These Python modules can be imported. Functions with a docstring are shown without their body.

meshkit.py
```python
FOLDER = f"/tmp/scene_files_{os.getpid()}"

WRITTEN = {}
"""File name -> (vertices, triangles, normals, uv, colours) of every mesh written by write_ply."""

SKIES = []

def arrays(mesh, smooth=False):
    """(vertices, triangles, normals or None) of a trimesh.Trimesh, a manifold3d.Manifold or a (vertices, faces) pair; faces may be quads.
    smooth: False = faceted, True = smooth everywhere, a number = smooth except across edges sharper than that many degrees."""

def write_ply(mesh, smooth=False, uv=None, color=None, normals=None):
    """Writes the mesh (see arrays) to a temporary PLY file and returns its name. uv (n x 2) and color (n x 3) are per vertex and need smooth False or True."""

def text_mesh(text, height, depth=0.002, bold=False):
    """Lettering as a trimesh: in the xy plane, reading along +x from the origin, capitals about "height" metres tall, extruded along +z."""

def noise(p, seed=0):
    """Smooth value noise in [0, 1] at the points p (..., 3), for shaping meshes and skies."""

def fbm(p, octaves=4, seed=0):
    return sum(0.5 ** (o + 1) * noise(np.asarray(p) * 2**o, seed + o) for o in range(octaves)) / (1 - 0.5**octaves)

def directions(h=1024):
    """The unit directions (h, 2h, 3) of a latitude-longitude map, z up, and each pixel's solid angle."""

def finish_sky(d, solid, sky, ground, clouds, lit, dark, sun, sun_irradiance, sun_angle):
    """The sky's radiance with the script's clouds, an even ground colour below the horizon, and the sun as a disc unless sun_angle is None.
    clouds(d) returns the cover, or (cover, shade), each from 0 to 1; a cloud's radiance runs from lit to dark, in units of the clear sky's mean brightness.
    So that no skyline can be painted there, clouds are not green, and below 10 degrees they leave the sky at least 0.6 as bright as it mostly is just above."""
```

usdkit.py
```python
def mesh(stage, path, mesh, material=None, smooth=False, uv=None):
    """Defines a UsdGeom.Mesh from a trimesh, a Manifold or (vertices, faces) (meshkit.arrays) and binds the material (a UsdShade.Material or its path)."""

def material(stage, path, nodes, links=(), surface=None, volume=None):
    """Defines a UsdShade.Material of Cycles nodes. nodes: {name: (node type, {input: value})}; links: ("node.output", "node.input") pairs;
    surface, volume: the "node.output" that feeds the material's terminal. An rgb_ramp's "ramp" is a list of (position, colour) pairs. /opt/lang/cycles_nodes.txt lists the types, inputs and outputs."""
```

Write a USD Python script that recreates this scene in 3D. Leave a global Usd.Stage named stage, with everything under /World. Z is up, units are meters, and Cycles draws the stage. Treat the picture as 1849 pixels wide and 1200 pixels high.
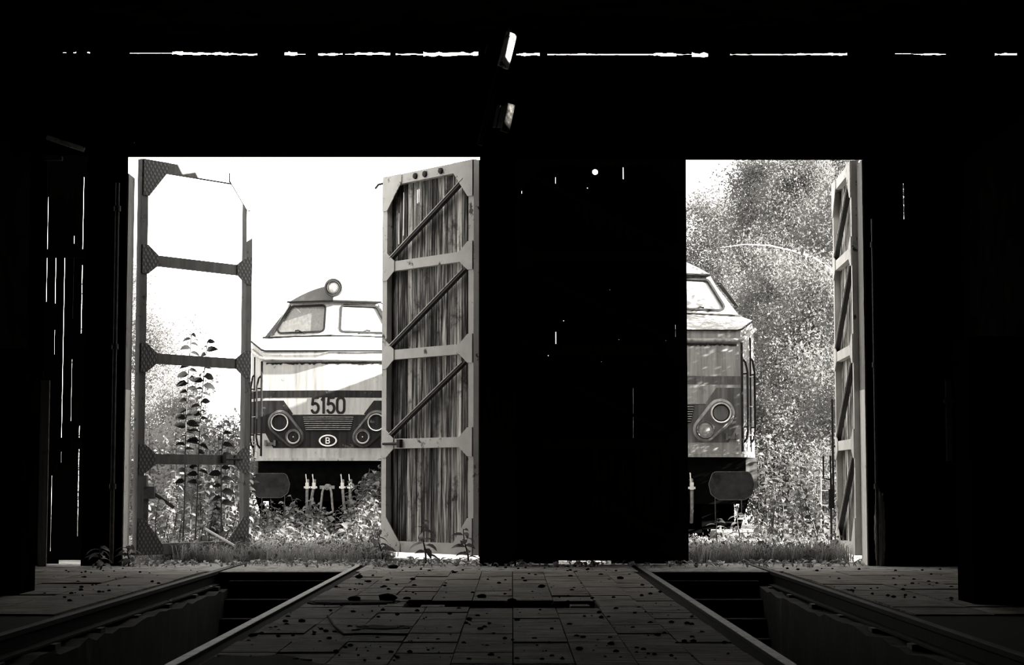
import math, random
import numpy as np, trimesh
from shapely.geometry import Polygon, Point, box as sbox, LineString
from shapely import affinity
from shapely.ops import unary_union
import usdkit, meshkit
from pxr import Usd, UsdGeom, UsdLux, UsdShade, Gf, Sdf, Vt

stage = Usd.Stage.CreateInMemory()
UsdGeom.SetStageUpAxis(stage, UsdGeom.Tokens.z)
UsdGeom.SetStageMetersPerUnit(stage, 1.0)
UsdGeom.Xform.Define(stage, '/World')
UsdGeom.Scope.Define(stage, '/World/Looks')
R = random.Random(7)

# ------------------------------------------------------------------ camera, sky, sun, exposure
F_PX, PITCH, EYE = 3400.0, math.radians(4.59), 0.93
cam = UsdGeom.Camera.Define(stage, '/World/camera')
cam.AddTranslateOp().Set(Gf.Vec3d(0, 0, EYE))
cam.AddRotateXOp().Set(90 + math.degrees(PITCH))
cam.CreateHorizontalApertureAttr(36.0)
cam.CreateVerticalApertureAttr(36.0 * 1200 / 1849)
cam.CreateFocalLengthAttr(36.0 * F_PX / 1849)
cam.CreateClippingRangeAttr(Gf.Vec2f(0.1, 500))
cam.CreateExposureAttr(0.0)

SUN = np.array([1.0, -0.21, 0.38]); SUN /= np.linalg.norm(SUN)
SKY_STRENGTH, SUN_STRENGTH = 2.7, 14.0
dome = UsdLux.DomeLight.Define(stage, '/World/sky')
skym = usdkit.material(stage, '/World/Looks/hazy_sky', {
    'b': ('background_shader', {'color': (1.0, 0.975, 0.925), 'strength': SKY_STRENGTH})}, [], surface='b.background')
dome.CreateIntensityAttr(1.0)
UsdShade.MaterialBindingAPI.Apply(dome.GetPrim()).Bind(skym)
dome.CreateColorAttr(Gf.Vec3f(SKY_STRENGTH, SKY_STRENGTH * .975, SKY_STRENGTH * .925))
sun = UsdLux.DistantLight.Define(stage, '/World/sun')
sun.CreateIntensityAttr(SUN_STRENGTH)
sun.CreateAngleAttr(0.53); sun.CreateNormalizeAttr(True)
sun.CreateColorAttr(Gf.Vec3f(1, .98, .93))
_q = Gf.Rotation(Gf.Vec3d(0, 0, 1), Gf.Vec3d(*[float(c) for c in SUN]))
sun.AddTransformOp().Set(Gf.Matrix4d().SetRotate(_q))


def P(px, py, Y):
    """The point at depth Y that stands at a pixel of the 1849 x 1200 photograph."""
    a, b = (px - 924.5) / F_PX, (600 - py) / F_PX
    d = np.array([a, math.cos(PITCH) - b * math.sin(PITCH), math.sin(PITCH) + b * math.cos(PITCH)])
    return np.array([0, 0, EYE]) + d * (Y / d[1])


# ------------------------------------------------------------------ names and tags
used = {}


def numbered(path):
    n = used.get(path, -1) + 1
    used[path] = n
    return path if n == 0 else f'{path}_{n:03d}'


def ppath(parent):
    return '/World' if parent is None else (parent if isinstance(parent, str) else str(parent.GetPath()))


def tag(p, label=None, cat=None, group=None, kind=None):
    p = p.GetPrim() if hasattr(p, 'GetPrim') else p
    for k, v in (('label', label), ('category', cat), ('group', group), ('kind', kind)):
        if v:
            p.SetCustomDataByKey(k, v)
    return p


def obj(name, m, material, parent=None, smooth=False):
    path = numbered(ppath(parent) + '/' + name)
    if isinstance(m, MB):
        m = m.data()
    return usdkit.mesh(stage, path, m, material, smooth).GetPrim()


def place(x, loc, rz=0.0, sc=None, rx=None):
    x.AddTranslateOp().Set(Gf.Vec3d(*[float(c) for c in loc]))
    x.AddRotateZOp().Set(float(rz))
    if rx is not None:
        x.AddRotateXOp().Set(float(rx))
    if sc is not None:
        x.AddScaleOp().Set(Gf.Vec3f(float(sc), float(sc), float(sc)))


def thing(name, label, cat, loc=(0, 0, 0), rz=0.0, group=None, kind=None, sc=None, parent=None):
    x = UsdGeom.Xform.Define(stage, numbered(ppath(parent) + '/' + name))
    place(x, loc, rz, sc)
    return tag(x, label, cat, group, kind)


def dup(src, loc, rz=0.0, sc=None, label=None, group=None, name=None):
    cd = src.GetCustomData()
    x = UsdGeom.Xform.Define(stage, numbered('/World/' + (name or src.GetName().rstrip('0123456789').rstrip('_'))))
    x.GetPrim().GetReferences().AddInternalReference(src.GetPath())
    x.GetPrim().SetInstanceable(True)
    ops = {o.GetOpName(): o for o in UsdGeom.Xformable(x).GetOrderedXformOps()}
    x.GetPrim().CreateAttribute('xformOp:translate', Sdf.ValueTypeNames.Double3).Set(Gf.Vec3d(*[float(c) for c in loc]))
    x.GetPrim().CreateAttribute('xformOp:rotateZ', Sdf.ValueTypeNames.Float).Set(float(rz))
    if sc is not None:
        x.GetPrim().CreateAttribute('xformOp:scale', Sdf.ValueTypeNames.Float3).Set(Gf.Vec3f(float(sc), float(sc), float(sc)))
    return tag(x, label or cd.get('label'), cd.get('category'), group or cd.get('group'))


# ------------------------------------------------------------------ mesh builder
class MB:
    def __init__(self):
        self.v, self.f, self.n = [], [], 0

    def add(self, v, f):
        v, f = np.asarray(v, float), np.asarray(f, int)
        if f.shape[1] == 4:
            f = np.vstack([f[:, [0, 1, 2]], f[:, [0, 2, 3]]])
        self.v.append(v); self.f.append(f + self.n); self.n += len(v)
        return self

    def tm(self, m):
        return self.add(m.vertices, m.faces)

    def box(self, x0, x1, y0, y1, z0, z1, M=None, ch=0.0):
        x0, x1 = sorted((x0, x1)); y0, y1 = sorted((y0, y1)); z0, z1 = sorted((z0, z1))
        v = np.array([(x, y, z) for x in (x0, x1) for y in (y0, y1) for z in (z0, z1)], float)
        f = [(0, 1, 3, 2), (4, 6, 7, 5), (0, 4, 5, 1), (2, 3, 7, 6), (0, 2, 6, 4), (1, 5, 7, 3)]
        if M is not None:
            v = v @ M[:3, :3].T + M[:3, 3]
        return self.add(v, f)

    def beam(self, p, q, w, h, up=(0, 0, 1)):
        """A bar of width w and height h from p to q."""
        p, q = np.asarray(p, float), np.asarray(q, float)
        d = q - p; L = np.linalg.norm(d); d /= L
        s = np.cross(d, up); s /= np.linalg.norm(s); u = np.cross(s, d)
        M = np.eye(4); M[:3, 0], M[:3, 1], M[:3, 2], M[:3, 3] = d, s, u, p
        return self.box(0, L, -w / 2, w / 2, -h / 2, h / 2, M)

    def tube(self, pts, r, n=8, cap=True):
        pts = np.asarray(pts, float); k = len(pts)
        r = np.broadcast_to(np.asarray(r, float), (k,))
        t = np.gradient(pts, axis=0); t /= np.linalg.norm(t, axis=1, keepdims=True) + 1e-12
        ref = np.array([0, 0, 1.0]) if abs(t[:, 2]).mean() < .8 else np.array([0, 1.0, 0])
        a = np.cross(t, ref); a /= np.linalg.norm(a, axis=1, keepdims=True) + 1e-12
        b = np.cross(t, a)
        th = np.arange(n) / n * 2 * math.pi
        v = (pts[:, None] + r[:, None, None] * (np.cos(th)[None, :, None] * a[:, None] + np.sin(th)[None, :, None] * b[:, None])).reshape(-1, 3)
        f = [(i * n + j, i * n + (j + 1) % n, (i + 1) * n + (j + 1) % n, (i + 1) * n + j) for i in range(k - 1) for j in range(n)]
        self.add(v, f)
        if cap:
            c = np.vstack([v[:n], pts[:1], v[-n:], pts[-1:]])
            self.add(c, [(j, (j + 1) % n, n) for j in range(n)] + [(n + 1 + (j + 1) % n, n + 1 + j, 2 * n + 1) for j in range(n)])
        return self

    def lathe(self, prof, c, axis='y', n=28):
        """prof: (radius, along) pairs, turned about the axis through c."""
        prof = np.asarray(prof, float); k = len(prof)
        th = np.arange(n) / n * 2 * math.pi
        r, h = prof[:, 0][:, None], prof[:, 1][:, None]
        A, B, H = r * np.cos(th), r * np.sin(th), h + 0 * th
        v = {'y': np.stack([A, H, B], -1), 'z': np.stack([A, B, H], -1), 'x': np.stack([H, A, B], -1)}[axis].reshape(-1, 3) + np.asarray(c, float)
        f = [(i * n + j, i * n + (j + 1) % n, (i + 1) * n + (j + 1) % n, (i + 1) * n + j) for i in range(k - 1) for j in range(n)]
        return self.add(v, f)

    def prism(self, poly, t0, t1, fn):
        """poly in (a, b), extruded from t0 to t1; fn maps (a, b, t) arrays to points."""
        for g in (poly.geoms if hasattr(poly, 'geoms') else [poly]):
            if g.is_empty or g.geom_type != 'Polygon' or g.area < 1e-8:
                continue
            m = trimesh.creation.extrude_polygon(g, 1.0, engine='earcut')
            a, b, t = m.vertices.T
            self.add(np.stack(fn(a, b, t0 + (t1 - t0) * t), -1), m.faces)
        return self

    def data(self):
        return np.vstack(self.v), np.vstack(self.f)


xz = lambda a, b, t: (a, t, b)
xy = lambda a, b, t: (a, b, t)


# ------------------------------------------------------------------ materials
def grey(v, w=1.0):
    return (v, v * (1 - .022 * w), v * (1 - .06 * w))


def mat(name, stops, scale=(1, 1, 1), ns=4.0, detail=5, rough=.75, spec=.3, bump=0.0, metallic=0.0, rnd=0.0, spots=None, warm=1.0, distort=0.0, coat=0.0):
    """Grey paint / wood / stone: a noise through a ramp, optional spots of a second grey, per-object variation and relief."""
    n = {'g': ('geometry', {}), 'm': ('mapping', {'scale': scale}), 'n': ('noise_texture', {'scale': ns, 'detail': float(detail), 'roughness': .6, 'distortion': distort}),
         'r': ('rgb_ramp', {'ramp': [(p, grey(c, warm)) for p, c in stops]}),
         'p': ('principled_bsdf', {'roughness': rough, 'specular_ior_level': spec, 'metallic': metallic, 'coat_weight': coat})}
    l = [('g.position', 'm.vector'), ('m.vector', 'n.vector'), ('n.fac', 'r.fac')]
    out = 'r.color'
    if spots:
        sc, lo, hi, c = spots
        n['sn'] = ('noise_texture', {'scale': sc, 'detail': 6.0, 'roughness': .7})
        n['sr'] = ('map_range', {'from_min': lo, 'from_max': hi, 'clamp': True})
        n['sm'] = ('mix', {'color2': grey(c, warm)})
        l += [('g.position', 'sn.vector'), ('sn.fac', 'sr.value'), ('sr.result', 'sm.fac'), (out, 'sm.color1')]
        out = 'sm.color'
    if rnd:
        n['oi'] = ('object_info', {})
        n['om'] = ('map_range', {'to_min': 1 - rnd, 'to_max': 1 + rnd})
        n['ox'] = ('mix', {'mix_type': 'multiply', 'fac': 1.0})
        l += [('oi.random', 'om.value'), (out, 'ox.color1'), ('om.result', 'ox.color2')]
        out = 'ox.color'
    l.append((out, 'p.base_color'))
    if bump:
        n['b'] = ('bump', {'strength': .8, 'distance': bump})
        l += [('n.fac', 'b.height'), ('b.normal', 'p.normal')]
    return usdkit.material(stage, '/World/Looks/' + name, n, l, surface='p.BSDF')


M = {}
M['sooty'] = mat('sooty_wood', [(.3, .002), (.7, .007)], (8, 8, 1), rough=.9, spec=.1)  # near black boards for the pillar and the closed leaves
M['soot_wall'] = mat('sooty_wall', [(.3, .0015), (.7, .005)], ns=3, rough=1, spec=.0)  # one near black tone for walls, ceiling and cabinets
M['slab'] = mat('concrete_slab', [(.25, .05), (.40, .15), (.6, .34), (.8, .52)], (1.2, 7, 1), ns=2.2, detail=9, rough=.85, spec=.25, bump=.008, rnd=.22, spots=(2.2, .52, .7, .03), warm=3.2)
M['slab_base'] = mat('floor_dirt', [(.3, .004), (.7, .013)], ns=9, rough=.95, spec=.1, warm=1.6)  # bare near floor: its fall into darkness is put into this colour
M['sill'] = mat('threshold_concrete', [(.3, .22), (.7, .5)], ns=12, detail=9, rough=.9, bump=.008, spots=(5, .5, .62, .08))
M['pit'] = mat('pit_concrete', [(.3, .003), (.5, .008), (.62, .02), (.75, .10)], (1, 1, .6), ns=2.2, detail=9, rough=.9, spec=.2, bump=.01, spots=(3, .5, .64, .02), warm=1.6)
M['rail_dull'] = mat('dull_rail_top', [(.3, .02), (.7, .065)], (3, 1, 3), ns=6, rough=.7, spec=.2, warm=1.6)  # outer rail tops darkened to sink into the unlit near corner
M['web'] = mat('rail_web', [(.3, .003), (.7, .010)], ns=9, rough=.8, spec=.1)
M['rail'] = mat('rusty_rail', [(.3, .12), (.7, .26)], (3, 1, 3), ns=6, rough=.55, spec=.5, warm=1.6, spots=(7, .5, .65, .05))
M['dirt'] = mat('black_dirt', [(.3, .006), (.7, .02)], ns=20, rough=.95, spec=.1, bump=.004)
M['grit'] = mat('pale_grit', [(.3, .1), (.7, .4)], ns=30, rough=.9, rnd=.4)
M['jamb_grey'] = mat('weathered_post', [(.3, .14), (.5, .24), (.7, .34)], (14, 14, .8), ns=2.5, detail=8, rough=.8, bump=.004, spots=(6, .6, .7, .04))
M['jamb_white'] = mat('whitewashed_post', [(.3, .6), (.5, .78), (.7, .9)], (14, 14, .8), ns=2.5, detail=8, rough=.8, bump=.004, spots=(7, .62, .72, .06))
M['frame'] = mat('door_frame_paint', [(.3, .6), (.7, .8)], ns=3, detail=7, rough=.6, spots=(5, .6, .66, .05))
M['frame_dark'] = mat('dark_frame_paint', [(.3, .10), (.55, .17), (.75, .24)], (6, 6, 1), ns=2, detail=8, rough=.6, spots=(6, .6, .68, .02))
M['brace'] = mat('dull_brace_paint', [(.3, .025), (.7, .06)], ns=5, detail=7, rough=.6)
M['iron'] = mat('rusty_iron', [(.3, .008), (.7, .035)], ns=9, rough=.7, spec=.35)
for i, (a, b, c, d) in enumerate([(.015, .12, .42, .92), (.008, .035, .13, .5), (.03, .30, .62, .95), (.02, .08, .24, .6)]):
    M[f'plank{i}'] = mat(f'weathered_plank_{"abcd"[i]}', [(.33, a), (.45, b), (.54, c), (.68, d)], (22, 22, 1.1), ns=1.5, detail=9, rough=.85, spec=.15, bump=.006, rnd=.35, spots=(3.2, .55, .68, .05), warm=1.2)
M['tread'] = None  # below
M['loco_pale'] = mat('pale_loco_paint', [(.25, .14), (.42, .34), (.7, .47)], (7, 7, .5), ns=1.6, detail=8, rough=.5, spec=.5, spots=(3.3, .62, .70, .10))
M['loco_grey'] = mat('faded_loco_paint', [(.25, .10), (.45, .20), (.7, .34)], (9, 9, .55), ns=1.6, detail=8, rough=.55, spec=.5, spots=(4.5, .6, .7, .12))  # faded paint, also darkened for the shade the right locomotive stands in
M['loco_hood'] = mat('flaking_hood_paint', [(.3, .2), (.6, .3)], ns=2.5, rough=.6, spots=(4, .53, .6, .85))  # grey hood paint with pale spots
M['loco_dark'] = mat('dark_loco_paint', [(.3, .006), (.7, .03)], (9, 9, .6), ns=2, detail=8, rough=.7, spec=.12, spots=(5, .62, .72, .16))
M['loco_dark2'] = mat('faded_dark_loco_paint', [(.3, .04), (.55, .09), (.75, .17)], (9, 9, .6), ns=2, detail=8, rough=.55, spec=.4)
M['roof'] = mat('roof_paint', [(.3, .06), (.6, .10), (.75, .16)], ns=3, rough=.6, spec=.4)
M['black'] = mat('black_rubber', [(.3, .006), (.7, .018)], ns=10, rough=.8, spec=.2)
M['under'] = mat('oily_underframe', [(.3, .001), (.7, .004)], ns=8, rough=.9, spec=.03)  # near black tone for buffer beam, bogies and wheels
M['chrome'] = mat('dull_metal_trim', [(.3, .5), (.7, .75)], ns=12, rough=.35, metallic=.6)
M['white'] = mat('white_enamel', [(.3, .72), (.7, .85)], ns=8, rough=.4)
M['hose'] = mat('pale_hose', [(.3, .12), (.7, .3)], ns=20, rough=.7)
M['buffer'] = mat('greasy_buffer', [(.3, .012), (.7, .035)], ns=5, rough=.7, spec=.15, spots=(2.6, .48, .6, .005))
M['metal'] = mat('worn_steel', [(.3, .45), (.5, .6), (.7, .75)], ns=9, rough=.5, spots=(11, .55, .6, .03))
M['rust'] = mat('rusty_steel_strap', [(.3, .03), (.7, .1)], ns=15, rough=.7, warm=2)
M['web_rust'] = mat('dark_rust_plate', [(.3, .008), (.5, .02), (.7, .12)], ns=14, detail=7, rough=.8, spec=.1, warm=3)  # dark tone stands for the dimmer of the two sun patches
M['bark'] = mat('tree_bark', [(.3, .06), (.5, .2), (.7, .55)], (8, 8, 2), ns=3, rough=.9)
M['stem'] = mat('weed_stem', [(.3, .03), (.7, .08)], ns=10, rough=.7)
M['pole'] = mat('pale_pole', [(.3, .6), (.7, .8)], ns=10, rough=.6)
M['soil'] = mat('outdoor_soil', [(.3, .05), (.7, .2)], ns=6, detail=8, rough=.95, bump=.02)
# tread plate: diagonal raised pattern
usd_n = {'g': ('geometry', {}), 'm1': ('mapping', {'rotation': (0, 0, 0), 'scale': (1, 1, 1)}),
         'w1': ('wave_texture', {'bands_direction': 'diagonal', 'scale': 7.5}),
         'm2': ('mapping', {'rotation': (math.pi / 2, 0, 0)}), 'w2': ('wave_texture', {'bands_direction': 'diagonal', 'scale': 7.5}),
         'x': ('math', {'math_type': 'maximum'}), 'r': ('rgb_ramp', {'ramp': [(.5, grey(.17)), (.9, grey(.05))]}),
         'b': ('bump', {'strength': .8, 'distance': .004}), 'p': ('principled_bsdf', {'roughness': .6})}
M['tread'] = usdkit.material(stage, '/World/Looks/tread_plate', usd_n,
    [('g.position', 'm1.vector'), ('m1.vector', 'w1.vector'), ('g.position', 'm2.vector'), ('m2.vector', 'w2.vector'), ('w1.fac', 'x.value1'), ('w2.fac', 'x.value2'),
     ('x.value', 'r.fac'), ('r.color', 'p.base_color'), ('x.value', 'b.height'), ('b.normal', 'p.normal')], surface='p.BSDF')


def leafmat(name, lo, hi, trans=.35, spec=.4, rough=.45):
    n = {'oi': ('geometry', {}), 'r': ('rgb_ramp', {'ramp': [(0, grey(lo, .6)), (1, grey(hi, .6))]}),
         'p': ('principled_bsdf', {'roughness': rough, 'specular_ior_level': spec}), 't': ('translucent_bsdf', {}), 'x': ('mix_closure', {'fac': trans})}
    return usdkit.material(stage, '/World/Looks/' + name, n, [('oi.random_per_island', 'r.fac'), ('r.color', 'p.base_color'), ('r.color', 't.color'), ('p.BSDF', 'x.closure1'), ('t.BSDF', 'x.closure2')], surface='x.closure')


M['leaf'] = leafmat('weed_leaf', .10, .45, .3)
M['leaf_dark'] = leafmat('stalk_leaf', .02, .06, .08, .1)  # backlit shade of the near stalks is put into this leaf colour
M['tree_leaf'] = leafmat('tree_leaf', .14, .92, .5)
M['bright_leaf'] = leafmat('bright_leaf', .22, .92, .5)
M['grass'] = leafmat('grass_blade', .35, .85, .35)
M['litter'] = leafmat('dead_leaf', .3, .9, .1)
M['glass'] = usdkit.material(stage, '/World/Looks/dusty_glass', {
    'g': ('geometry', {}), 'm': ('mapping', {'scale': (14, 14, 1)}), 'n': ('noise_texture', {'scale': 2.0, 'detail': 6.0}),
    'r': ('map_range', {'from_min': .3, 'from_max': .7, 'to_min': .55, 'to_max': .95, 'clamp': True}),
    'd': ('diffuse_bsdf', {'color': grey(.2)}), 't': ('transparent_bsdf', {'color': (.9, .9, .9)}), 'gl': ('glossy_bsdf', {'color': (.9, .9, .9), 'roughness': .06}),
    'f': ('fresnel', {'IOR': 1.5}), 'x1': ('mix_closure', {}), 'x2': ('mix_closure', {})},
    [('g.position', 'm.vector'), ('m.vector', 'n.vector'), ('n.fac', 'r.value'), ('r.result', 'x1.fac'), ('t.BSDF', 'x1.closure1'), ('d.BSDF', 'x1.closure2'),
     ('f.fac', 'x2.fac'), ('x1.closure', 'x2.closure1'), ('gl.BSDF', 'x2.closure2')], surface='x2.closure')
M['lens'] = usdkit.material(stage, '/World/Looks/lamp_lens', {'p': ('principled_bsdf', {'base_color': grey(.9), 'roughness': .12, 'transmission_weight': .3, 'specular_ior_level': .8})}, [], surface='p.BSDF')
M['reflector'] = usdkit.material(stage, '/World/Looks/lamp_reflector', {'p': ('principled_bsdf', {'base_color': grey(.62), 'roughness': .38, 'metallic': .7})}, [], surface='p.BSDF')

# ------------------------------------------------------------------ the shed: walls, ceiling
WY, OY = 21.66, 22.05          # inner face of the front wall, line of the door leaves
ROOF = 6.05
X0, X1, YB = -8.6, 9.2, -5.0
DL = (-4.47, -0.37)             # left doorway
DR = (0.05, 4.085)            # right doorway
D3 = (-5.40, -4.93)            # third doorway, far left
TOPL, TOPR = P(550, 282.5, WY)[2], P(1390, 287.5, WY)[2]
wall = sbox(X0, -.12, X1, ROOF + .02)
cut = [sbox(DL[0], -1, DL[1], TOPL), sbox(DR[0], -1, DR[1], TOPR), sbox(D3[0], -1, D3[1], P(110, 281, WY)[2])]
rs = random.Random(3)
segs = [(112, 120, 1.2, 95), (131, 138, 2, 95), (156, 163, 2, 95), (233, 290, 1.4, 96), (290, 312, 1, 96), (310, 330, 4.5, 96), (329, 412, 4.2, 97), (411, 465, 3.2, 98), (513, 537, 5, 97), (537, 552, 1.4, 98), (574, 619, 4, 98), (623, 650, 1.6, 98),
        (640, 705, 4.6, 97), (714, 766, 2.6, 98), (764, 864, 6.2, 97.5), (930, 942, 2, 98), (940, 975, 4.5, 98), (988, 1045, 2.2, 98.5), (1043, 1062, 4, 98.5), (1062, 1120, 2.3, 98.5),
        (1118, 1180, 2.4, 98.5), (1180, 1222, 4.6, 98.5), (1222, 1250, 1.6, 98.5), (1249, 1279, 6.5, 98.5), (1318, 1360, 1.6, 98.5), (1358, 1442, 2.2, 98.5), (1440, 1531, 3.6, 98), (1616, 1650, 1.2, 97), (1649, 1709, 2.2, 98), (1796, 1838, 4, 98)]
for a, b, t, yc in segs:
    k = max(3, int((b - a) / 7))
    up = [(a + (b - a) * i / k, yc - t * (.5 + .28 * rs.uniform(-1, 1)) - 1.5) for i in range(k + 1)]
    lo = [(a + (b - a) * i / k, yc + t * (.5 + .28 * rs.uniform(-1, 1))) for i in range(k + 1)]
    cut.append(Polygon([tuple(P(x, y, WY)[[0, 2]]) for x, y in up + lo[::-1]]))
pk = [(516, 95), (521, 91), (527, 94)]
cut.append(Polygon([tuple(P(x, y, WY)[[0, 2]]) for x, y in pk + [(527, 97), (516, 97)]]))
for a, b, c, d in [(1631.4, 330, 1633.4, 396), (241, 256, 243, 258)]:
    p, q = P(a, d, WY), P(c, b, WY)
    cut.append(sbox(p[0], p[2], q[0], q[2]))
wall = wall.difference(unary_union(cut))
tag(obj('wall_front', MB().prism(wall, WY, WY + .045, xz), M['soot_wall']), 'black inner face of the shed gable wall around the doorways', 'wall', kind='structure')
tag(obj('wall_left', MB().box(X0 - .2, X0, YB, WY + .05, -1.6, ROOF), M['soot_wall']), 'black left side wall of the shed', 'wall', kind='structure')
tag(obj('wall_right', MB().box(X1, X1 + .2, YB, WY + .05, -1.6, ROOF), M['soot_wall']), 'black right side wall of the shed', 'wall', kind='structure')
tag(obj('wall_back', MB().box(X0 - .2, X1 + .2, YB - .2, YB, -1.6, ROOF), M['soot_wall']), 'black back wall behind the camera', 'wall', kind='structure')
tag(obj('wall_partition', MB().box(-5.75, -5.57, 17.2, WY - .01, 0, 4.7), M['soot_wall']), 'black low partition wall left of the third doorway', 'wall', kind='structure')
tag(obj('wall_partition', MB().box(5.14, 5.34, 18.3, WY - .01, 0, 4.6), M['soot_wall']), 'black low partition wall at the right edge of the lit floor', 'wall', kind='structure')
# ceiling with two unseen holes, cut along the sun ray to light the brace
BY = 18.0


def sunhole(px0, px1, py0, py1, grow):
    pts = [P(x, y, BY) for x in (px0, px1) for y in (py0, py1)]
    pr = [(p + SUN * ((ROOF - p[2]) / SUN[2]))[:2] for p in pts]
    return Polygon(pr).convex_hull.buffer(grow, join_style=2)


ceil = sbox(X0 - .2, YB - .2, X1 + .2, WY + .06).difference(unary_union([sunhole(899, 932, 66, 113, .0), sunhole(896, 932, 193, 232, .0)]))
tag(obj('ceiling', MB().prism(ceil, ROOF, ROOF + .03, xy), M['soot_wall']), 'black underside of the shed roof with two small holes added to light the brace', 'ceiling', kind='structure')

# pillar between the two doorways
t = thing('pillar', 'black square pillar between the two tall doorways', 'pillar', ((DL[1] + DR[0]) / 2, WY + .13, 0), kind='structure')
pw = (DR[0] - DL[1]) / 2
obj('shaft', MB().box(-pw, pw, -.18, .14, 0, ROOF - .02), M['sooty'], t)
obj('edge_strip', MB().box(-pw - .012, -pw + .004, -.19, -.16, .1, TOPL - .05), M['rust'], t)

# ------------------------------------------------------------------ floor, pits, rails
PL, PR = (-3.18, -1.72), (1.40, 2.80)      # the two pits
PE = 20.15                                 # their far ends
fl = thing('floor', 'dusty concrete slab floor of the shed', 'floor', kind='structure')
base = sbox(X0, YB, X1, PE + .0).difference(unary_union([sbox(PL[0], -6, PL[1], PE + 1), sbox(PR[0], -6, PR[1], PE + 1)]))
base = base.union(sbox(X0, PE, X1, WY + .1))
trench = sbox(-.82, 14.35, .66, 15.2)
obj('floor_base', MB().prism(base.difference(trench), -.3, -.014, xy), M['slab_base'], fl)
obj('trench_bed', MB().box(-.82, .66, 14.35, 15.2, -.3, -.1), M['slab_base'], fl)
rf = random.Random(11)


def slabs(x0, x1, wd, y0, y1, ln, skip=None):
    y = y0; row = 0
    while y < y1 - .05:
        ye = min(y + ln * rf.uniform(.9, 1.1), y1)
        x = x0
        while x < x1 - .03:
            xe = min(x + wd, x1)
            g = .0035
            r = sbox(x + g, y + g * 1.5, xe - g, ye - g * 1.5)
            if skip is not None:
                r = r.difference(skip)
            if not r.is_empty and r.area > .004:
                h = rf.uniform(-.006, .004)
                tx, ty = rf.uniform(-.006, .006), rf.uniform(-.006, .006)
                m = MB().prism(r, -.03, h, xy).data()
                v = m[0]; top = v[:, 2] > -.02
                v[top, 2] += (v[top, 0] - x) * tx + (v[top, 1] - y) * ty
                obj('slab', (v, m[1]), M['slab'], fl)
            x = xe
        y = ye; row += 1


slabs(-1.62, 1.30, .325, 8.0, PE + .1, .66, trench.buffer(.01))
slabs(-5.56, -3.27, .57, 13.6, PE + .1, .82)
slabs(2.89, 5.13, .56, 13.6, PE + .1, .82)
obj('threshold', MB().prism(sbox(-5.56, PE + .1, 5.13, WY + 1.0).difference(unary_union([sbox(PL[0] - .05, PE, PL[0] + .04, WY + 1), sbox(PL[1] - .04, PE, PL[1] + .05, WY + 1), sbox(PR[0] - .05, PE, PR[0] + .04, WY + 1), sbox(PR[1] - .04, PE, PR[1] + .05, WY + 1)])), -.25, -.004, xy), M['sill'], fl)
for nm, m_ in (('trench_plank', MB().box(-.7, -.52, 14.5, 14.72, -.1, -.005)), ('trench_plank', MB().box(.45, .6, 14.6, 14.85, -.1, -.008)), ('trench_plank', MB().box(-.8, .64, 14.36, 14.47, -.1, -.03))):
    obj(nm, m_, M['slab'], fl)


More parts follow.
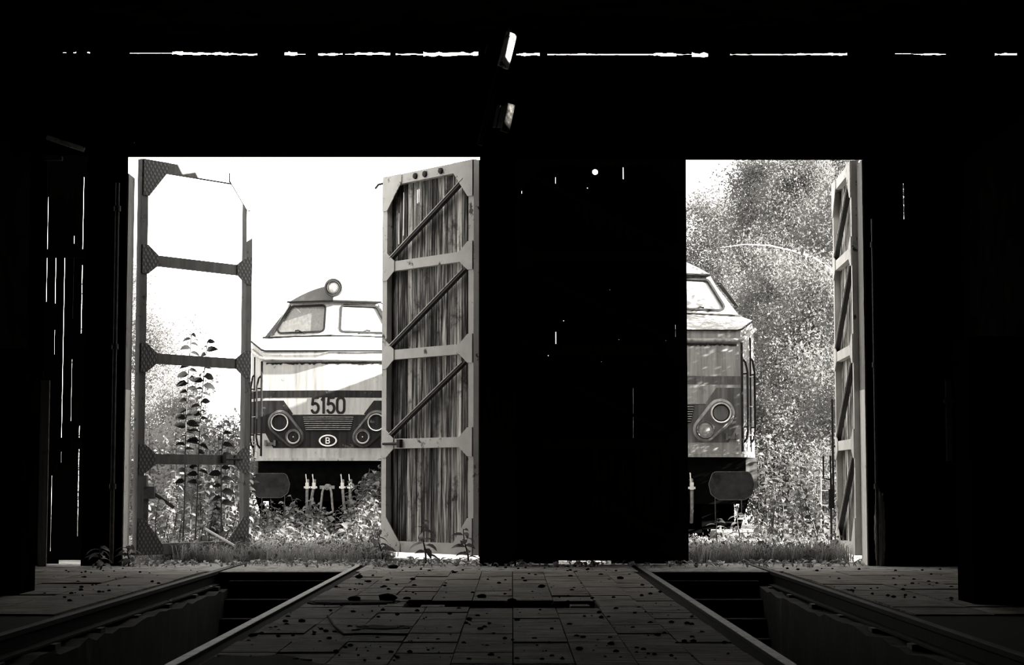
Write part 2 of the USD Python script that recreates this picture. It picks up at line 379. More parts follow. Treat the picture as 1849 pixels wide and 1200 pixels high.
def pit(px, label):
    a, b = px
    t = thing('inspection_pit', label, 'pit', ((a + b) / 2, PE, 0), kind='structure')
    a, b = -(b - a) / 2, (b - a) / 2
    rw = random.Random(int(abs(px[0]) * 100))
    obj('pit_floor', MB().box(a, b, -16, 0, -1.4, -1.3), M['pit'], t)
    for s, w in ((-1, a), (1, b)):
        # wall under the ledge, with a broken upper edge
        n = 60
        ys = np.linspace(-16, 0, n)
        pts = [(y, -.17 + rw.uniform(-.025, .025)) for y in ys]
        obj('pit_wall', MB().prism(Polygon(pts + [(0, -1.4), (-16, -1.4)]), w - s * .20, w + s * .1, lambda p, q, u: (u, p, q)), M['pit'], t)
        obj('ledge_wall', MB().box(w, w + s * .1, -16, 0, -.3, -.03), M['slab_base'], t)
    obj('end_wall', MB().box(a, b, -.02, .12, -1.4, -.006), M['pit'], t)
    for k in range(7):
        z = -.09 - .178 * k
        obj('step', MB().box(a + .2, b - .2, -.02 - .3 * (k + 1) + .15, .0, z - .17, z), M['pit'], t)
    return t


pit(PL, 'dark inspection pit with concrete steps under the left doorway track')
pit(PR, 'dark inspection pit with concrete steps under the right doorway track')


def rail(name, top, pts, label, group=None):
    t = thing(name, label, 'rail', group=group)
    prof = [(-.035, 0), (.035, 0), (.036, -.03), (.012, -.045), (.010, -.125), (.06, -.135), (.06, -.15), (-.06, -.15), (-.06, -.135), (-.010, -.125), (-.012, -.045), (-.036, -.03)]
    pts = np.array(pts, float)
    v = []
    for i, (x, y, z) in enumerate(pts):
        v += [(x + p, y, z + q) for p, q in prof]
    n = len(prof)
    f = [(i * n + j, i * n + (j + 1) % n, (i + 1) * n + (j + 1) % n, (i + 1) * n + j) for i in range(len(pts) - 1) for j in range(n)]
    obj('rail_bar', MB().add(v, f), M['web'], t)
    hd = [(x + p, y, z + q) for x, y, z in pts for p, q in ((-.034, -.004), (-.028, .002), (.028, .002), (.034, -.004))]
    obj('running_surface', MB().add(hd, [(i * 4 + j, i * 4 + j + 1, (i + 1) * 4 + j + 1, (i + 1) * 4 + j) for i in range(len(pts) - 1) for j in range(3)]), top, t)
    for y in np.arange(8.5, 20, 1.4):
        obj('rail_chair', MB().box(pts[0][0] - .1, pts[0][0] + .1, y, y + .16, -.178, -.14), M['iron'], t)
    return t


LX, LYF = P(592, 800, 33.3)[0], 33.3        # left locomotive: centre line and front
RX, RYF = 2.34, 28.8                       # right locomotive
for px, cx, yf, lab in ((PL, LX, LYF, 'left'), (PR, RX, RYF, 'right')):
    for s, w, side in ((-1, px[0] + .03, 'left'), (1, px[1] - .03, 'right')):
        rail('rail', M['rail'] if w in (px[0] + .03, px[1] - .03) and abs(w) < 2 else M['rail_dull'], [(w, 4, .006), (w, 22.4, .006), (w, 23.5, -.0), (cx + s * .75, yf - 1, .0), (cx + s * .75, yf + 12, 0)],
             f'rusty steel rail along the {side} edge of the {lab} inspection pit')

# ------------------------------------------------------------------ door posts
for nm, x0, x1, yb, lab in (('left', -4.62, -4.462, P(230, 703, 21.9)[2], 'left'), ('right', 4.075, 4.24, P(1557, 703, 21.9)[2], 'right')):
    t = thing('door_post', f'weathered door post of the {lab} end, whitewashed on its lower part', 'post', ((x0 + x1) / 2, 21.88, 0), kind='structure')
    h = (x1 - x0) / 2
    top = P(230, 318, 21.9)[2] if nm == 'left' else TOPR
    rp = random.Random(5)

    def warp(a, b, c):
        return a, b, c
    obj('upper_post', MB().box(-h, h, -.17, .17, yb, top), M['jamb_grey'], t)
    n = 26
    zs = np.linspace(0, yb - .004, n)
    e0 = [(-.165 - rp.uniform(0, .006), z) for z in zs]
    e1 = [(.165 + rp.uniform(0, .006), z) for z in zs[::-1]]
    obj('lower_post', MB().prism(Polygon(e0 + e1), -h - .003, h + .003, lambda a, b, u: (u, a, b)), M['jamb_white'], t)
# crumbled footing beside the right post
mm = trimesh.creation.icosphere(3, 1.0)
v = mm.vertices * np.array([.06, .06, .5]); v *= (1 + .9 * (meshkit.fbm(mm.vertices * np.array([3, 3, 9]) + 9, 4) - .5))[:, None]
v[:, 2] = np.clip(v[:, 2] + .38, 0, None)
tag(obj('broken_footing', (v + np.array([4.20, 21.66 - .05, 0]), mm.faces), M['jamb_grey'], smooth=50), 'rough crumbling masonry lump at the foot of the right door post', 'rubble')


def pipe(px, py0, py1, Y, r, mt, label):
    a, b = P(px, py0, Y), P(px, py1, Y)
    a[2] = max(a[2], 0.0)
    t = thing('wall_pipe', label, 'pipe', (a[0], Y, 0))
    obj('tube', MB().tube([(0, 0, a[2]), (0, 0, b[2])], r, 10), M[mt], t, 40)
    for z in np.linspace(.9, b[2] - .3, 3):
        obj('clamp', MB().lathe([(r, -.03), (r * 1.7, -.03), (r * 1.7, .03), (r, .03)], (0, 0, z), 'z', 12), M[mt], t)
    return t


pipe(1585, 1021, 395, 21.52, .018, 'rust', 'thin rusty pipe on the wall right of the right door post')
pipe(201, 1017, 330, 21.52, .024, 'rust', 'thin rusty pipe on the wall left of the left door post')
t = thing('wall_cabinet', 'narrow dark wooden batten board on the right partition wall', 'board', (P(1718, 830, 21.4)[0] , 21.5, 0))
p, q = P(1714, 832, 21.4), P(1725, 684, 21.4)
obj('board', MB().box(-.03, .03, -.03, .03, p[2], q[2]), M['rust'], t)
obj('crosspiece', MB().box(-.05, .05, -.05, .04, q[2] - .27, q[2] - .22), M['rust'], t)
t = thing('leaning_board', 'dim grey plank standing against the wall at the far left', 'board', (P(74, 900, 21.3)[0], 21.4, 0))
obj('plank', MB().box(-.05, .05, -.015, .015, 0, P(74, 686, 21.4)[2]), M['jamb_grey'], t)


# added black cabinets, standing in for whatever ends the lit floor at either side
for px, Y, dirn, lab in ((1727, 15.2, 1, 'right'), (66, 16.6, -1, 'left')):
    xe = P(px, 900, Y)[0]
    t = thing('storage_cabinet', f'tall black stand-in cabinet added to cut off the lit floor at the far {lab}', 'cabinet', (xe + dirn * .45, Y, -.02))
    obj('carcass', MB().box(-.45, .45, -.5, 0, 0, 2.1), M['soot_wall'], t)
    for k in (-1, 1):
        dr = obj('cabinet_door', MB().box(k * .01, k * .43, -.525, -.501, .08, 2.04), M['soot_wall'], t)
        obj('handle', MB().tube([(k * .05, -.55, .95), (k * .05, -.55, 1.1)], .008, 6), M['web'], dr)

# ------------------------------------------------------------------ door leaves
def plank_poly(x0, x1, z0, z1, notches):
    """notches: (side, z0, z1, width) cut from the left or right edge."""
    pl = sbox(x0, z0, x1, z1)
    for s, a, b, w in notches:
        pl = pl.difference(sbox(x0, a, x0 + w, b) if s < 0 else sbox(x1 - w, a, x1, b))
    return pl


def leaf(name, label, hinge, ang, s, W, z0, z1, rails, skeleton=False, diags=(0, 1, 2), paint='frame', tread=False, planks=18, notch=None, holes=(), plank_m='plank', gap=-.002):
    """A framed and braced door leaf. x runs from the hinge (0) to the free edge (s * W); local -y is the inner face."""
    t = thing(name, label, 'door', (hinge[0], hinge[1], 0), s * ang, kind='structure')
    fp = M[paint]
    sw, fd0, fd1 = .095, -.035, .045
    o = lambda a, b, u: (s * a, u, b)
    fr = lambda nm, a0, a1, b0, b1, d0=fd0, d1=fd1, m_=fp: obj(nm, MB().box(s * a0, s * a1, d0, d1, b0, b1), m_, t)
    fr('hinge_stile', 0, sw, z0, z1)
    fr('free_stile', W - sw, W, z0, z1)
    fr('top_rail', sw, W - sw, z1 - .12, z1)
    fr('bottom_rail', sw, W - sw, z0, z0 + .13)
    for z in rails:
        fr('cross_rail', sw, W - sw, z - .06, z + .06)
    gm = M['tread'] if tread else fp
    g0, g1 = fd0 - .012, fd0 - .001
    G = .33
    for a, sg in ((.012, 1), (W - .012, -1)):
        for z, sz in ((z1, -1), (z0, 1)):
            pl = Polygon([(a, z), (a + sg * (G + .05), z), (a + sg * (G + .05), z + sz * .10), (a + sg * .09, z + sz * (G + .1)), (a, z + sz * (G + .1))])
            obj('gusset_plate', MB().prism(pl, g0, g1, o), gm, t)
        for z in rails:
            pl = Polygon([(a, z - .17), (a + sg * .09, z - .17), (a + sg * .24, z - .062), (a + sg * .24, z + .062), (a + sg * .09, z + .17), (a, z + .17)])
            obj('gusset_plate', MB().prism(pl, g0, g1, o), gm, t)
    levels = [z1 - .12] + list(rails) + [z0 + .13]
    if diags:
        for k in diags:
            zt, zb = levels[k] - .07 + (.07 if k == 0 else 0), levels[k + 1] + .07
            p = np.array([s * (sw + .03), -.01, zt - .06]); q = np.array([s * (W - sw - .02), -.01, zb])
            b = MB().beam(p, q, .03, .045, up=(0, 1, 0))
            b.beam(p + [0, -.03, 0], q + [0, -.03, 0], .032, .008, up=(0, 1, 0))
            br = obj('diagonal_brace', b, M['brace'] if paint == 'frame' else fp, t)
            if paint == 'frame':
                e = np.array([-s * (q - p)[2] * -1, 0, -s * -(q - p)[0] * 1.0]); e = np.array([-(q - p)[2], 0, (q - p)[0]]); e /= np.linalg.norm(e)
                e *= np.sign(e[2]) * .019
                obj('flange_edge', MB().beam(p + (q - p) * .04 + e + [0, -.036, 0], q - (q - p) * .03 + e + [0, -.036, 0], .011, .012, up=(0, 1, 0)), fp, br)  # light strip: the lit top edge put into colour above a dark bar
    if not skeleton:
        wd = (W - .04) / planks
        for k in range(planks):
            a = .02 + k * wd
            nt = [] if notch is None else notch(k, a, wd)
            pl = plank_poly(a + gap / 2, a + wd - gap / 2, z0 + .02 + R.uniform(-.015, .02), z1 - .02, nt)
            for (cx, cz, r) in holes:
                pl = pl.difference(Point(cx, cz).buffer(r, 8))
            dy = R.uniform(-.006, .006)
            fpl = pl.intersection(sbox(a + .006, -1, a + wd - .006, 9))
            obj('plank', MB().prism(pl, .063 + dy, .075 + dy, o).prism(fpl, .046 + dy, .063 + dy, o), M[plank_m] if plank_m != 'plank' else M[f'plank{R.choice([0, 0, 1, 2, 3, 3])}'], t)
    return t


H1 = (-4.395, OY)
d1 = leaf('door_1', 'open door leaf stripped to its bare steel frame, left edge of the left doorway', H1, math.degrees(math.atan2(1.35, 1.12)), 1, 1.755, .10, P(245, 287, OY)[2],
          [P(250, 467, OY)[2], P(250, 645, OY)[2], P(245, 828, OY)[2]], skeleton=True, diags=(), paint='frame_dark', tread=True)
# remnant of boarding and a bolt on the free stile
obj('board_remnant', MB().prism(Polygon([(1.70, .1), (1.755, .1), (1.755, 3.7), (1.74, 3.76), (1.705, 3.6)]), .05, .072, xz), M['plank1'], d1)
obj('sliding_bolt', MB().tube([(1.28, -.06, P(245, 828, OY)[2] + .01), (1.60, -.06, P(245, 828, OY)[2] + .01)], .014, 8).box(1.28, 1.33, -.075, -.035, 1.18, 1.28), M['iron'], d1)

H2 = (-.425, OY)
n2 = {1: [(1, .2, .55, .012)], 5: [(1, .25, .38, .016)], 11: [(1, 4.38, 4.55, .035)], 16: [(-1, 3.9, 4.5, .014)], 15: [(1, 3.3, 4.3, .01)], 14: [(1, 4.0, 4.55, .022)]}
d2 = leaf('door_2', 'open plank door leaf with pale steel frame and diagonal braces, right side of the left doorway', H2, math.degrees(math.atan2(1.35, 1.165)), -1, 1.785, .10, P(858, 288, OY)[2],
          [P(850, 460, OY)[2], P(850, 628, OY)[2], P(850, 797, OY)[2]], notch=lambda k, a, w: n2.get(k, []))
zb = P(850, 797, OY)[2]
obj('sliding_bolt', MB().tube([(-1.72, -.06, zb), (-1.36, -.06, zb)], .016, 8).box(-1.42, -1.36, -.08, -.035, zb - .05, zb + .05), M['iron'], d2)
obj('top_hook', MB().tube([(-1.70, 0, 4.66), (-1.79, 0, 4.69), (-1.9, -.02, 4.68), (-1.96, -.02, 4.64)], .012, 6), M['iron'], d2)
for u in (.62, .93, 1.12):
    obj('bolt_head', MB().lathe([(0, -.06), (.035, -.055), (.04, -.035)], (-u, 0, P(858, 288, OY)[2] - .06), 'y', 12), M['iron'], d2)

# closed leaf: from the pillar to the right gap
CW = P(1240, 600, OY)[0] - .0
cz = lambda y: P(1000, y, OY)[2]


def n3(k, a, w):
    L = []
    for x, y0, y1, wd in ((1001, 598, 620, .008), (1117, 300, 322, .010), (1000, 318, 330, .006), (1135, 700, 790, .004), (1210, 585, 615, .005), (933, 342, 348, .006)):
        X = P(x, 600, OY)[0]
        if a <= X + .0 < a + w:
            L.append((1, cz(y1), cz(y0), wd + .007))
    return L


h3 = [(P(x, 600, OY)[0], cz(y), r) for x, y, r in ((1076, 309, .036), (1062, 338, .008), (1102, 522, .005), (1018, 578, .006), (1118, 612, .006), (990, 641, .006), (1086, 652, .005), (1203, 614, .006))]
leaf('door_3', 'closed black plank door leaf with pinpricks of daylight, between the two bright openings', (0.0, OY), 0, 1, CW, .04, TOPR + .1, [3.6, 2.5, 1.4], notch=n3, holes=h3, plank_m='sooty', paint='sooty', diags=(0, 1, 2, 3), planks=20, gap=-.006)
obj('bottom_batten', MB().box(.1, P(1008, 600, OY)[0], .03, .05, 0.002, .12).box(P(1102, 600, OY)[0], CW, .03, .05, .002, .12), M['sooty'], '/World/door_3')

H4 = (P(1546, 600, OY)[0], OY)
d4 = leaf('door_4', 'open plank door leaf seen almost edge on, right side of the right doorway', H4, 92.6, -1, 1.78, .10, P(1546, 290, OY)[2],
          [P(1546, 452, OY)[2], P(1546, 628, OY)[2], P(1546, 800, OY)[2]], diags=(0, 1, 2, 3))
zb = P(1546, 800, OY)[2]
obj('sliding_bolt', MB().tube([(-1.79, -.07, .75), (-1.79, -.07, 2.0)], .015, 8).tube([(-1.72, -.06, zb), (-1.95, -.06, zb)], .014, 8), M['iron'], d4)
obj('top_hook', MB().tube([(-1.70, 0, 4.5), (-1.80, -.02, 4.62), (-1.84, .1, 4.64), (-1.86, .26, 4.62)], .014, 6), M['iron'], d4)
obj('drop_bolt', MB().tube([(-1.80, -.1, .08), (-1.80, -.1, 1.0)], .014, 8).box(-1.84, -1.77, -.13, -.06, .62, .86).tube([(-1.80, -.1, .98), (-1.80, -.19, 1.0), (-1.80, -.19, 1.28), (-1.80, -.10, 1.28), (-1.80, -.1, 1.0)], .012, 6), M['iron'], d4)

# far-left closed leaf: daylight shows between its boards
c5 = lambda y: P(110, y, OY)[2]
gaps5 = {83: [(355, 452, .018), (465, 545, .018), (690, 800, .014), (805, 925, .016)], 98.5: [(463, 548, .02), (595, 640, .012), (858, 995, .016)], 114.5: [(465, 720, .02), (632, 790, .018), (815, 835, .01)],
         130.5: [(425, 440, .015), (463, 575, .006), (648, 760, .012)], 147: [(319, 462, .02), (478, 602, .022), (768, 790, .02), (806, 968, .022)]}


def n5(k, a, w):
    L = []
    for x, lst in gaps5.items():
        X = P(x, 600, OY)[0] - P(75, 600, OY)[0]
        if a < X + w / 2 <= a + w:
            L += [(1, c5(y1), c5(y0), wd) for y0, y1, wd in lst]
    return L


o5 = P(75, 600, OY)[0]
w5 = P(163, 600, OY)[0] - o5
t = thing('door_5', 'closed black plank door at the far left with thin slits of daylight between its boards', 'door', (o5, OY, 0), kind='structure')
pitch = 16.1 / 154.2
x = P(83, 600, OY)[0] - o5 - pitch
k = 0
while x < w5:
    pl = plank_poly(x + .0005, x + pitch - .0005, .045, 4.8, n5(k, x, pitch) if True else [])
    nt = []
    for X_, lst in gaps5.items():
        e = P(X_, 600, OY)[0] - o5
        if abs(e - (x + pitch)) < pitch * .5:
            nt += [(1, c5(y1), c5(y0), wd * .62) for y0, y1, wd in lst]
    obj('plank', MB().prism(plank_poly(x + .0005, x + pitch - .0005, .045, 4.8, nt), 0, .025, xz), M['sooty'], t)
    x += pitch; k += 1
for y in (458, 803):
    obj('cross_rail', MB().box(0, w5, -.05, -.005, c5(y) - .05, c5(y) + .05), M['sooty'], t)
obj('bottom_batten', MB().box(-.2, P(113, 600, OY)[0] - o5, .0, .03, .003, .05).box(P(158, 600, OY)[0] - o5, w5, 0, .03, .003, .05), M['sooty'], t)

# ------------------------------------------------------------------ roof brace and brackets
e0, e1 = P(872, 300, BY), P(930, 52, BY)
t = thing('roof_brace', 'slanting steel roof brace on the pillar, sunlit bright at its top', 'brace', tuple(e0))
d = np.array([0, 0, 0.0])


def strip(pa, pb, wpx, m_, nm, turn=.55, th=.012, shift=0):
    """A flat bar seen between two pixels at the brace's depth, turned towards the sun side."""
    a, b = P(*pa, BY) - e0, P(*pb, BY) - e0
    w = wpx / (F_PX / BY)
    ax = (b - a) / np.linalg.norm(b - a)
    nrm = np.array([math.sin(turn), -math.cos(turn), 0]); sd = np.cross(ax, nrm); sd /= np.linalg.norm(sd); nr = np.cross(sd, ax)
    Mx = np.eye(4); Mx[:3, 0], Mx[:3, 1], Mx[:3, 2], Mx[:3, 3] = ax, sd, nr, a
    W = w / max(.3, abs(sd[0]))
    obj(nm, MB().box(0, np.linalg.norm(b - a), -W / 2, W / 2, -th, th, Mx), m_, t)


strip((866, 262), (921, 50), 8, M['web'], 'flange_plate')  # kept near black so that only the sun patches show
strip((908, 122), (924, 60), 17, M['metal'], 'splice_plate', th=.02)  # pale plate shaped as the brighter sun patch, brightness in its colour
strip((911, 238), (922, 188), 13, M['web_rust'], 'web_plate', th=.02)  # plate shaped as the dimmer sun patch, dimness in its colour
strip((893, 230), (901, 190), 1.5, M['brace'], 'edge_bar', th=.03)
strip((903, 230), (911, 190), 1.5, M['brace'], 'edge_bar', th=.05)
strip((876, 96), (880, 79), 1.2, M['brace'], 'edge_bar', turn=.5)

t = thing('wall_bracket', 'dim slanting steel bracket high on the wall at the far left', 'bracket', tuple(P(118, 260, 21.3)))
a, b = P(85, 248, 21.3) - P(118, 260, 21.3), P(152, 270, 21.3) - P(118, 260, 21.3)
obj('strut', MB().beam(a, b, .06, .05), M['metal'], t)
obj('cleat', MB().box(-.24, -.03, -.03, .03, -.19, -.14), M['rust'], t)

# ------------------------------------------------------------------ locomotives
FW, SW, CD = 1.19, 1.445, .50     # half width of the front, of the body, depth of the chamfer
VS = .12                         # the front is slightly pointed


def FY(x):
    ax = np.abs(x)
    return np.where(ax <= FW, VS * ax, VS * FW + (ax - FW) / (SW - FW) * CD)


def face(poly, out, thick=.004, zs=None):
    """A plate on the loco's front, following its pointed and chamfered plan; out: how far its face stands proud."""
    m = MB()
    cuts = [-SW, -FW, 0, FW, SW]
    for a, b in zip(cuts, cuts[1:]):
        m.prism(poly.intersection(sbox(a, -9, b, 9)), -out, -out + thick, lambda x, z, u: (x, FY(x) + u, z))
    return m


def loft(rows):
    """rows: rings of points from left to right, stacked upwards."""
    rows = [np.array(r, float) for r in rows]
    n = len(rows[0])
    v = np.vstack(rows)
    f = [(i * n + j, i * n + j + 1, (i + 1) * n + j + 1, (i + 1) * n + j) for i in range(len(rows) - 1) for j in range(n - 1)]
    return v, f


def mirror(half):
    """half: points from the crest outwards; returns left end to right end."""
    h = [tuple(p) for p in half]
    return [(-x, y, z) for x, y, z in h[:0:-1]] + h


def rounded(poly, r):
    return poly.buffer(-r).buffer(r, 6)


Z = dict(base=1.385, gut=3.14)


def make_loco(loc, label, main, dark, hood, number=None, group=None, side=None, podm=None, lensm=None):
    L = thing('diesel_locomotive', label, 'locomotive', loc, group=group)
    LEN = 13.0
    pts0 = [(0, 0, 1.38), (FW * .5, VS * FW * .5, 1.38), (FW, VS * FW, 1.38), (SW, VS * FW + CD, 1.38), (SW, LEN, 1.38)]
    up = lambda z, zz, i=0.0: [(0, i, z), (FW * .5, VS * FW * .5 + i, z), (FW - i * .5, VS * FW + i, z), (SW - i * .5, VS * FW + CD + i, zz), (SW - i * .5, LEN, zz)]
    obj('nose_body', loft([mirror(pts0), mirror(up(3.15, 3.33))]), main, L)
    obj('fascia', loft([mirror(up(3.15, 3.33, .012)), mirror(up(3.29, 3.47, .02))]), main, L)
    r3 = [(0, .48, 3.58), (FW * .5, .62, 3.575), (1.14, .80, 3.57), (1.29, 1.16, 3.60), (1.29, LEN, 3.6)]
    obj('hood', loft([mirror(up(3.29, 3.47, .005)), mirror(up(3.31, 3.49, .03)), mirror(r3)]), hood, L)
    r3b = [(x, y + .02, z - .02) for x, y, z in r3]
    r4 = [(0, .84, 4.24), (FW * .36, .935, 4.235), (.80, 1.05, 4.22), (.86, 1.36, 4.22), (.86, LEN, 4.22)]
    # cab front as planes with window openings
    wy = lambda x, z: .495 + .265 * np.abs(x) + .545 * (z - 3.58)
    outline = Polygon([(0, 3.56), (1.16, 3.56), (.82, 4.24), (0, 4.24)])
    pane = rounded(Polygon([(.155, 3.68), (1.04, 3.665), (.775, 4.155), (.155, 4.165)]), .06)
    gasket = pane.buffer(.028)
    cabm = MB()
    for s in (-1, 1):
        cabm.prism(outline.difference(pane), 0, .05, lambda a, b, u: (s * a, wy(a, b) + u, b))
        cabm.add([(s * 1.16, wy(1.16, 3.56), 3.56), (s * 1.30, 1.2, 3.60), (s * .86, 1.5, 4.24), (s * .82, wy(.82, 4.24), 4.24), (s * 1.30, LEN, 3.6), (s * .86, LEN, 4.24)], [(0, 1, 2, 3), (1, 4, 5, 2)])
    obj('cab', cabm, main, L)
    if side:
        for s in (-1, 1):
            obj('side_pillar', MB().add([(s * 1.15, wy(1.16, 3.56) - .012, 3.6), (s * 1.30, 1.19, 3.60), (s * .86, 1.49, 4.24), (s * .79, wy(.82, 4.24) - .012, 4.23), (s * 1.09, wy(1.09, 3.6) - .012, 3.6), (s * .74, wy(.78, 4.24) - .012, 4.23)], [(0, 1, 2, 3), (0, 3, 5, 4)]), side, L)
    obj('cab_interior', MB().box(-.75, .75, 2.2, 2.3, 3.3, 4.2), M['black'], L)
    obj('sill_strip', MB().tube(mirror([(0, .47, 3.585), (1.17, .785, 3.575), (1.31, 1.15, 3.6)]), .018, 6), M['black'], L)
    for s in (-1, 1):
        wn = obj('windscreen', MB().prism(pane.buffer(.004), .02, .028, lambda a, b, u: (s * a, wy(a, b) + u, b)), M['glass'], L)
        obj('gasket', MB().prism(gasket.difference(pane.buffer(-.006)), -.016, .03, lambda a, b, u: (s * a, wy(a, b) + u, b)), M['black'], wn)
        wp = MB().tube([(s * .5, wy(.5, 3.66) - .03, 3.64), (s * .62, wy(.62, 3.72) - .03, 3.70), (s * .68, wy(.68, 3.7) - .025, 3.69)], .012, 6)
        obj('wiper', wp, M['black'], wn)
    # roof: a visor band, then the arched roof
    xs = np.linspace(-1, 1, 25)
    arch = lambda k, w, zt, ze: ze + (zt - ze) * (1 - np.abs(k) ** 1.7)
    yv = lambda k, y0, y1: y0 + (y1 - y0) * np.abs(k)
    lo = np.stack([.84 * xs, yv(xs, .74, 1.0), 4.235 + 0 * xs], 1)
    mid = np.stack([.83 * xs, yv(xs, .82, 1.06), arch(xs, 1, 4.53, 4.25)], 1)
    bk = np.stack([.86 * xs, yv(xs, 1.6, 1.7), arch(xs, 1, 4.60, 4.27)], 1)
    en = np.stack([.86 * xs, LEN + 0 * xs, arch(xs, 1, 4.58, 4.25)], 1)
    lo2 = lo + [0, .3, 0]
    obj('roof', loft([lo2, lo, mid, bk, en]), M['roof'], L)
    obj('rain_strip', MB().tube(np.stack([.86 * xs, yv(xs, .73, 1.0), 4.24 + 0 * xs], 1), .016, 6), M['black'], L)
    # top headlight
    hl = obj('roof_headlight', MB().lathe([(.0, .3), (.10, .28), (.155, .1), (.165, .0), (.150, -.02), (.105, -.01), (.10, .03)], (.02, .62, 4.47), 'y', 36), M['iron'], L, 40)
    obj('lens', MB().lathe([(.0, -.025), (.05, -.018), (.098, .012)], (.02, .62, 4.47), 'y', 32), M['lens'], hl, 40)
    obj('rim', MB().lathe([(.105, -.005), (.112, -.026), (.124, -.024), (.128, -.004)], (.02, .62, 4.47), 'y', 32), M['iron'], hl, 40)
    # gutter
    gp = mirror([(0, -.03, 3.125), (FW * .5, VS * FW * .5 - .03, 3.125), (FW - .06, VS * FW - .03, 3.13), (FW + .02, VS * FW + .0, 3.15), (SW + .02, VS * FW + CD - .02, 3.335), (SW + .03, LEN, 3.335)])
    obj('gutter_pipe', MB().tube(gp, .032, 8), M['loco_pale'] if number else main, L, 60)
    gp2 = [(x, y + .015, z + .155) for x, y, z in gp]
    obj('edge_bead', MB().tube(gp2, .014, 6), M['black'], L)
    jag = [(x, 3.04 + (R.uniform(-.012, .02) if q % 2 else R.uniform(.0, .03))) for q, x in enumerate(np.linspace(-1.12, 1.12, 61))]
    obj('seal_strip', face(Polygon([(-1.12, 3.078)] + jag + [(1.12, 3.078)]).buffer(0), .010, .01), M['black'], L)
    # stripes
    obj('stripe', face(sbox(-SW, 2.452, SW, 2.578), .004), dark, L)
    zt = 2.40
    wing = [(-SW, zt), (-.80, zt), (-.62, 2.155), (.62, 2.155), (.80, zt), (SW, zt), (SW, 1.82), (1.12, 1.82), (.98, 1.56), (-.98, 1.56), (-1.12, 1.82), (-SW, 1.82)]
    obj('dark_panel', face(Polygon(wing), .003), dark, L)
    obj('panel_trim', face(sbox(-.64, 2.148, .64, 2.16), .012, .012), main, L)
    # grille
    gr = obj('grille', face(Polygon([(-.46, 2.125), (.46, 2.125), (.40, 1.86), (-.40, 1.86)]), .012, .012), M['black'], L)
    for k in range(7):
        z = 2.105 - k * .037
        hw = .45 - .06 * (2.125 - z) / .265
        obj('slat', MB().beam((-hw, VS * hw - .02, z), (0, -.02, z), .03, .014).beam((0, -.02, z), (hw, VS * hw - .02, z), .03, .014), M['hose'], gr)
    # headlight pods
    for s in (-1, 1):
        ou, inn = np.array([s * .855, 2.01]), np.array([s * .612, 1.755])
        pill = unary_union([Point(*ou).buffer(.225, 24), Point(*inn).buffer(.195, 24)]).convex_hull
        mid_y = float(FY(.75))
        def bev(inset, d):
            return pill.buffer(-inset), d
        m = MB()
        rings = []
        K = 72
        for ins, dd in ((0, .02), (.012, -.05), (.05, -.095)):
            e = pill.buffer(-ins).exterior
            c = np.array(pill.centroid.coords[0])
            ring = []
            for th in np.arange(K) / K * 2 * math.pi:
                ln = LineString([c, c + 2 * np.array([math.cos(th), math.sin(th)])])
                ip = ln.intersection(e)
                ring.append((ip.x, mid_y + dd, ip.y))
            rings.append(ring)
        v = np.vstack(rings)
        f = [(i * K + j, i * K + (j + 1) % K, (i + 1) * K + (j + 1) % K, (i + 1) * K + j) for i in range(2) for j in range(K)]
        pod = obj('headlight_pod', MB().add(v, f), podm, L, 60)  # lighter bevel paint puts the edge highlight into the colour
        obj('pod_face', MB().prism(pill.buffer(-.048), mid_y - .096, mid_y - .088, xz), dark, pod)
        for (cx, cz_), r, kind in ((ou, .15, 'dark'), (inn, .128, 'lens')):
            c = (cx, mid_y - .1, cz_)
            obj('lamp_rim', MB().lathe([(r * .9, .01), (r * .9, -.03), (r, -.036), (r * 1.06, -.02), (r * 1.06, .02)], c, 'y', 36), M['chrome'] if kind == 'dark' else M['loco_dark2'], pod, 40)
            if kind == 'dark':
                obj('lamp_glass', MB().lathe([(0, .03), (r * .5, .02), (r * .9, -.005)], c, 'y', 32), M['black'], pod, 40)
            else:
                obj('lamp_glass', MB().lathe([(0, .05), (r * .3, .045), (r * .65, .02), (r * .9, -.015)] if lensm is M['reflector'] else [(0, -.03), (r * .5, -.024), (r * .9, -.01)], c, 'y', 32), lensm, pod, 40)
                if lensm is M['reflector']:
                    obj('lamp_bulb', MB().lathe([(0, -.01), (.012, .0), (.014, .05)], c, 'y', 10), M['white'], pod)
    # number and emblem
    if number:
        def stroke(pts, w=.034):
            return LineString(pts).buffer(w / 2 + .005, 4)
        def arc(cx, cy, rx, ry, a0, a1, n=14):
            return [(cx + rx * math.cos(math.radians(a0 + (a1 - a0) * i / n)), cy + ry * math.sin(math.radians(a0 + (a1 - a0) * i / n))) for i in range(n + 1)]
        five = unary_union([stroke([(.11, .285), (.025, .285), (.012, .165)] ), stroke([(.012, .165)] + arc(.06, .10, .062, .085, 120, -150))])
        one = stroke([(.02, .25), (.05, .285), (.05, .012)])
        zero = stroke(arc(.07, .215, .062, .07, 0, 180) + arc(.07, .085, .062, .075, 180, 360) + [(.132, .215)])
        x = -.295
        nb = MB()
        z0n = 2.165
        for ch in number:
            g, adv = {'5': (five, .165), '1': (one, .115), '0': (zero, .165)}[ch]
            for pl in [affinity.translate(g, x, z0n)]:
                for a, b in ((-SW, 0), (0, SW)):
                    nb.prism(pl.intersection(sbox(a, -9, b, 9)), -.008, -.004, lambda xx, zz, u: (xx, FY(xx) + u, zz))
            x += adv
        obj('number', nb, M['black'], L)
    el = affinity.scale(Point(0, 1.69).buffer(1, 32), .16, .105)
    em = obj('emblem', face(el, .014, .012), M['black'], L)
    obj('emblem_ring', face(el.difference(affinity.scale(Point(0, 1.69).buffer(1, 32), .132, .08)), .02, .008), M['white'], em)
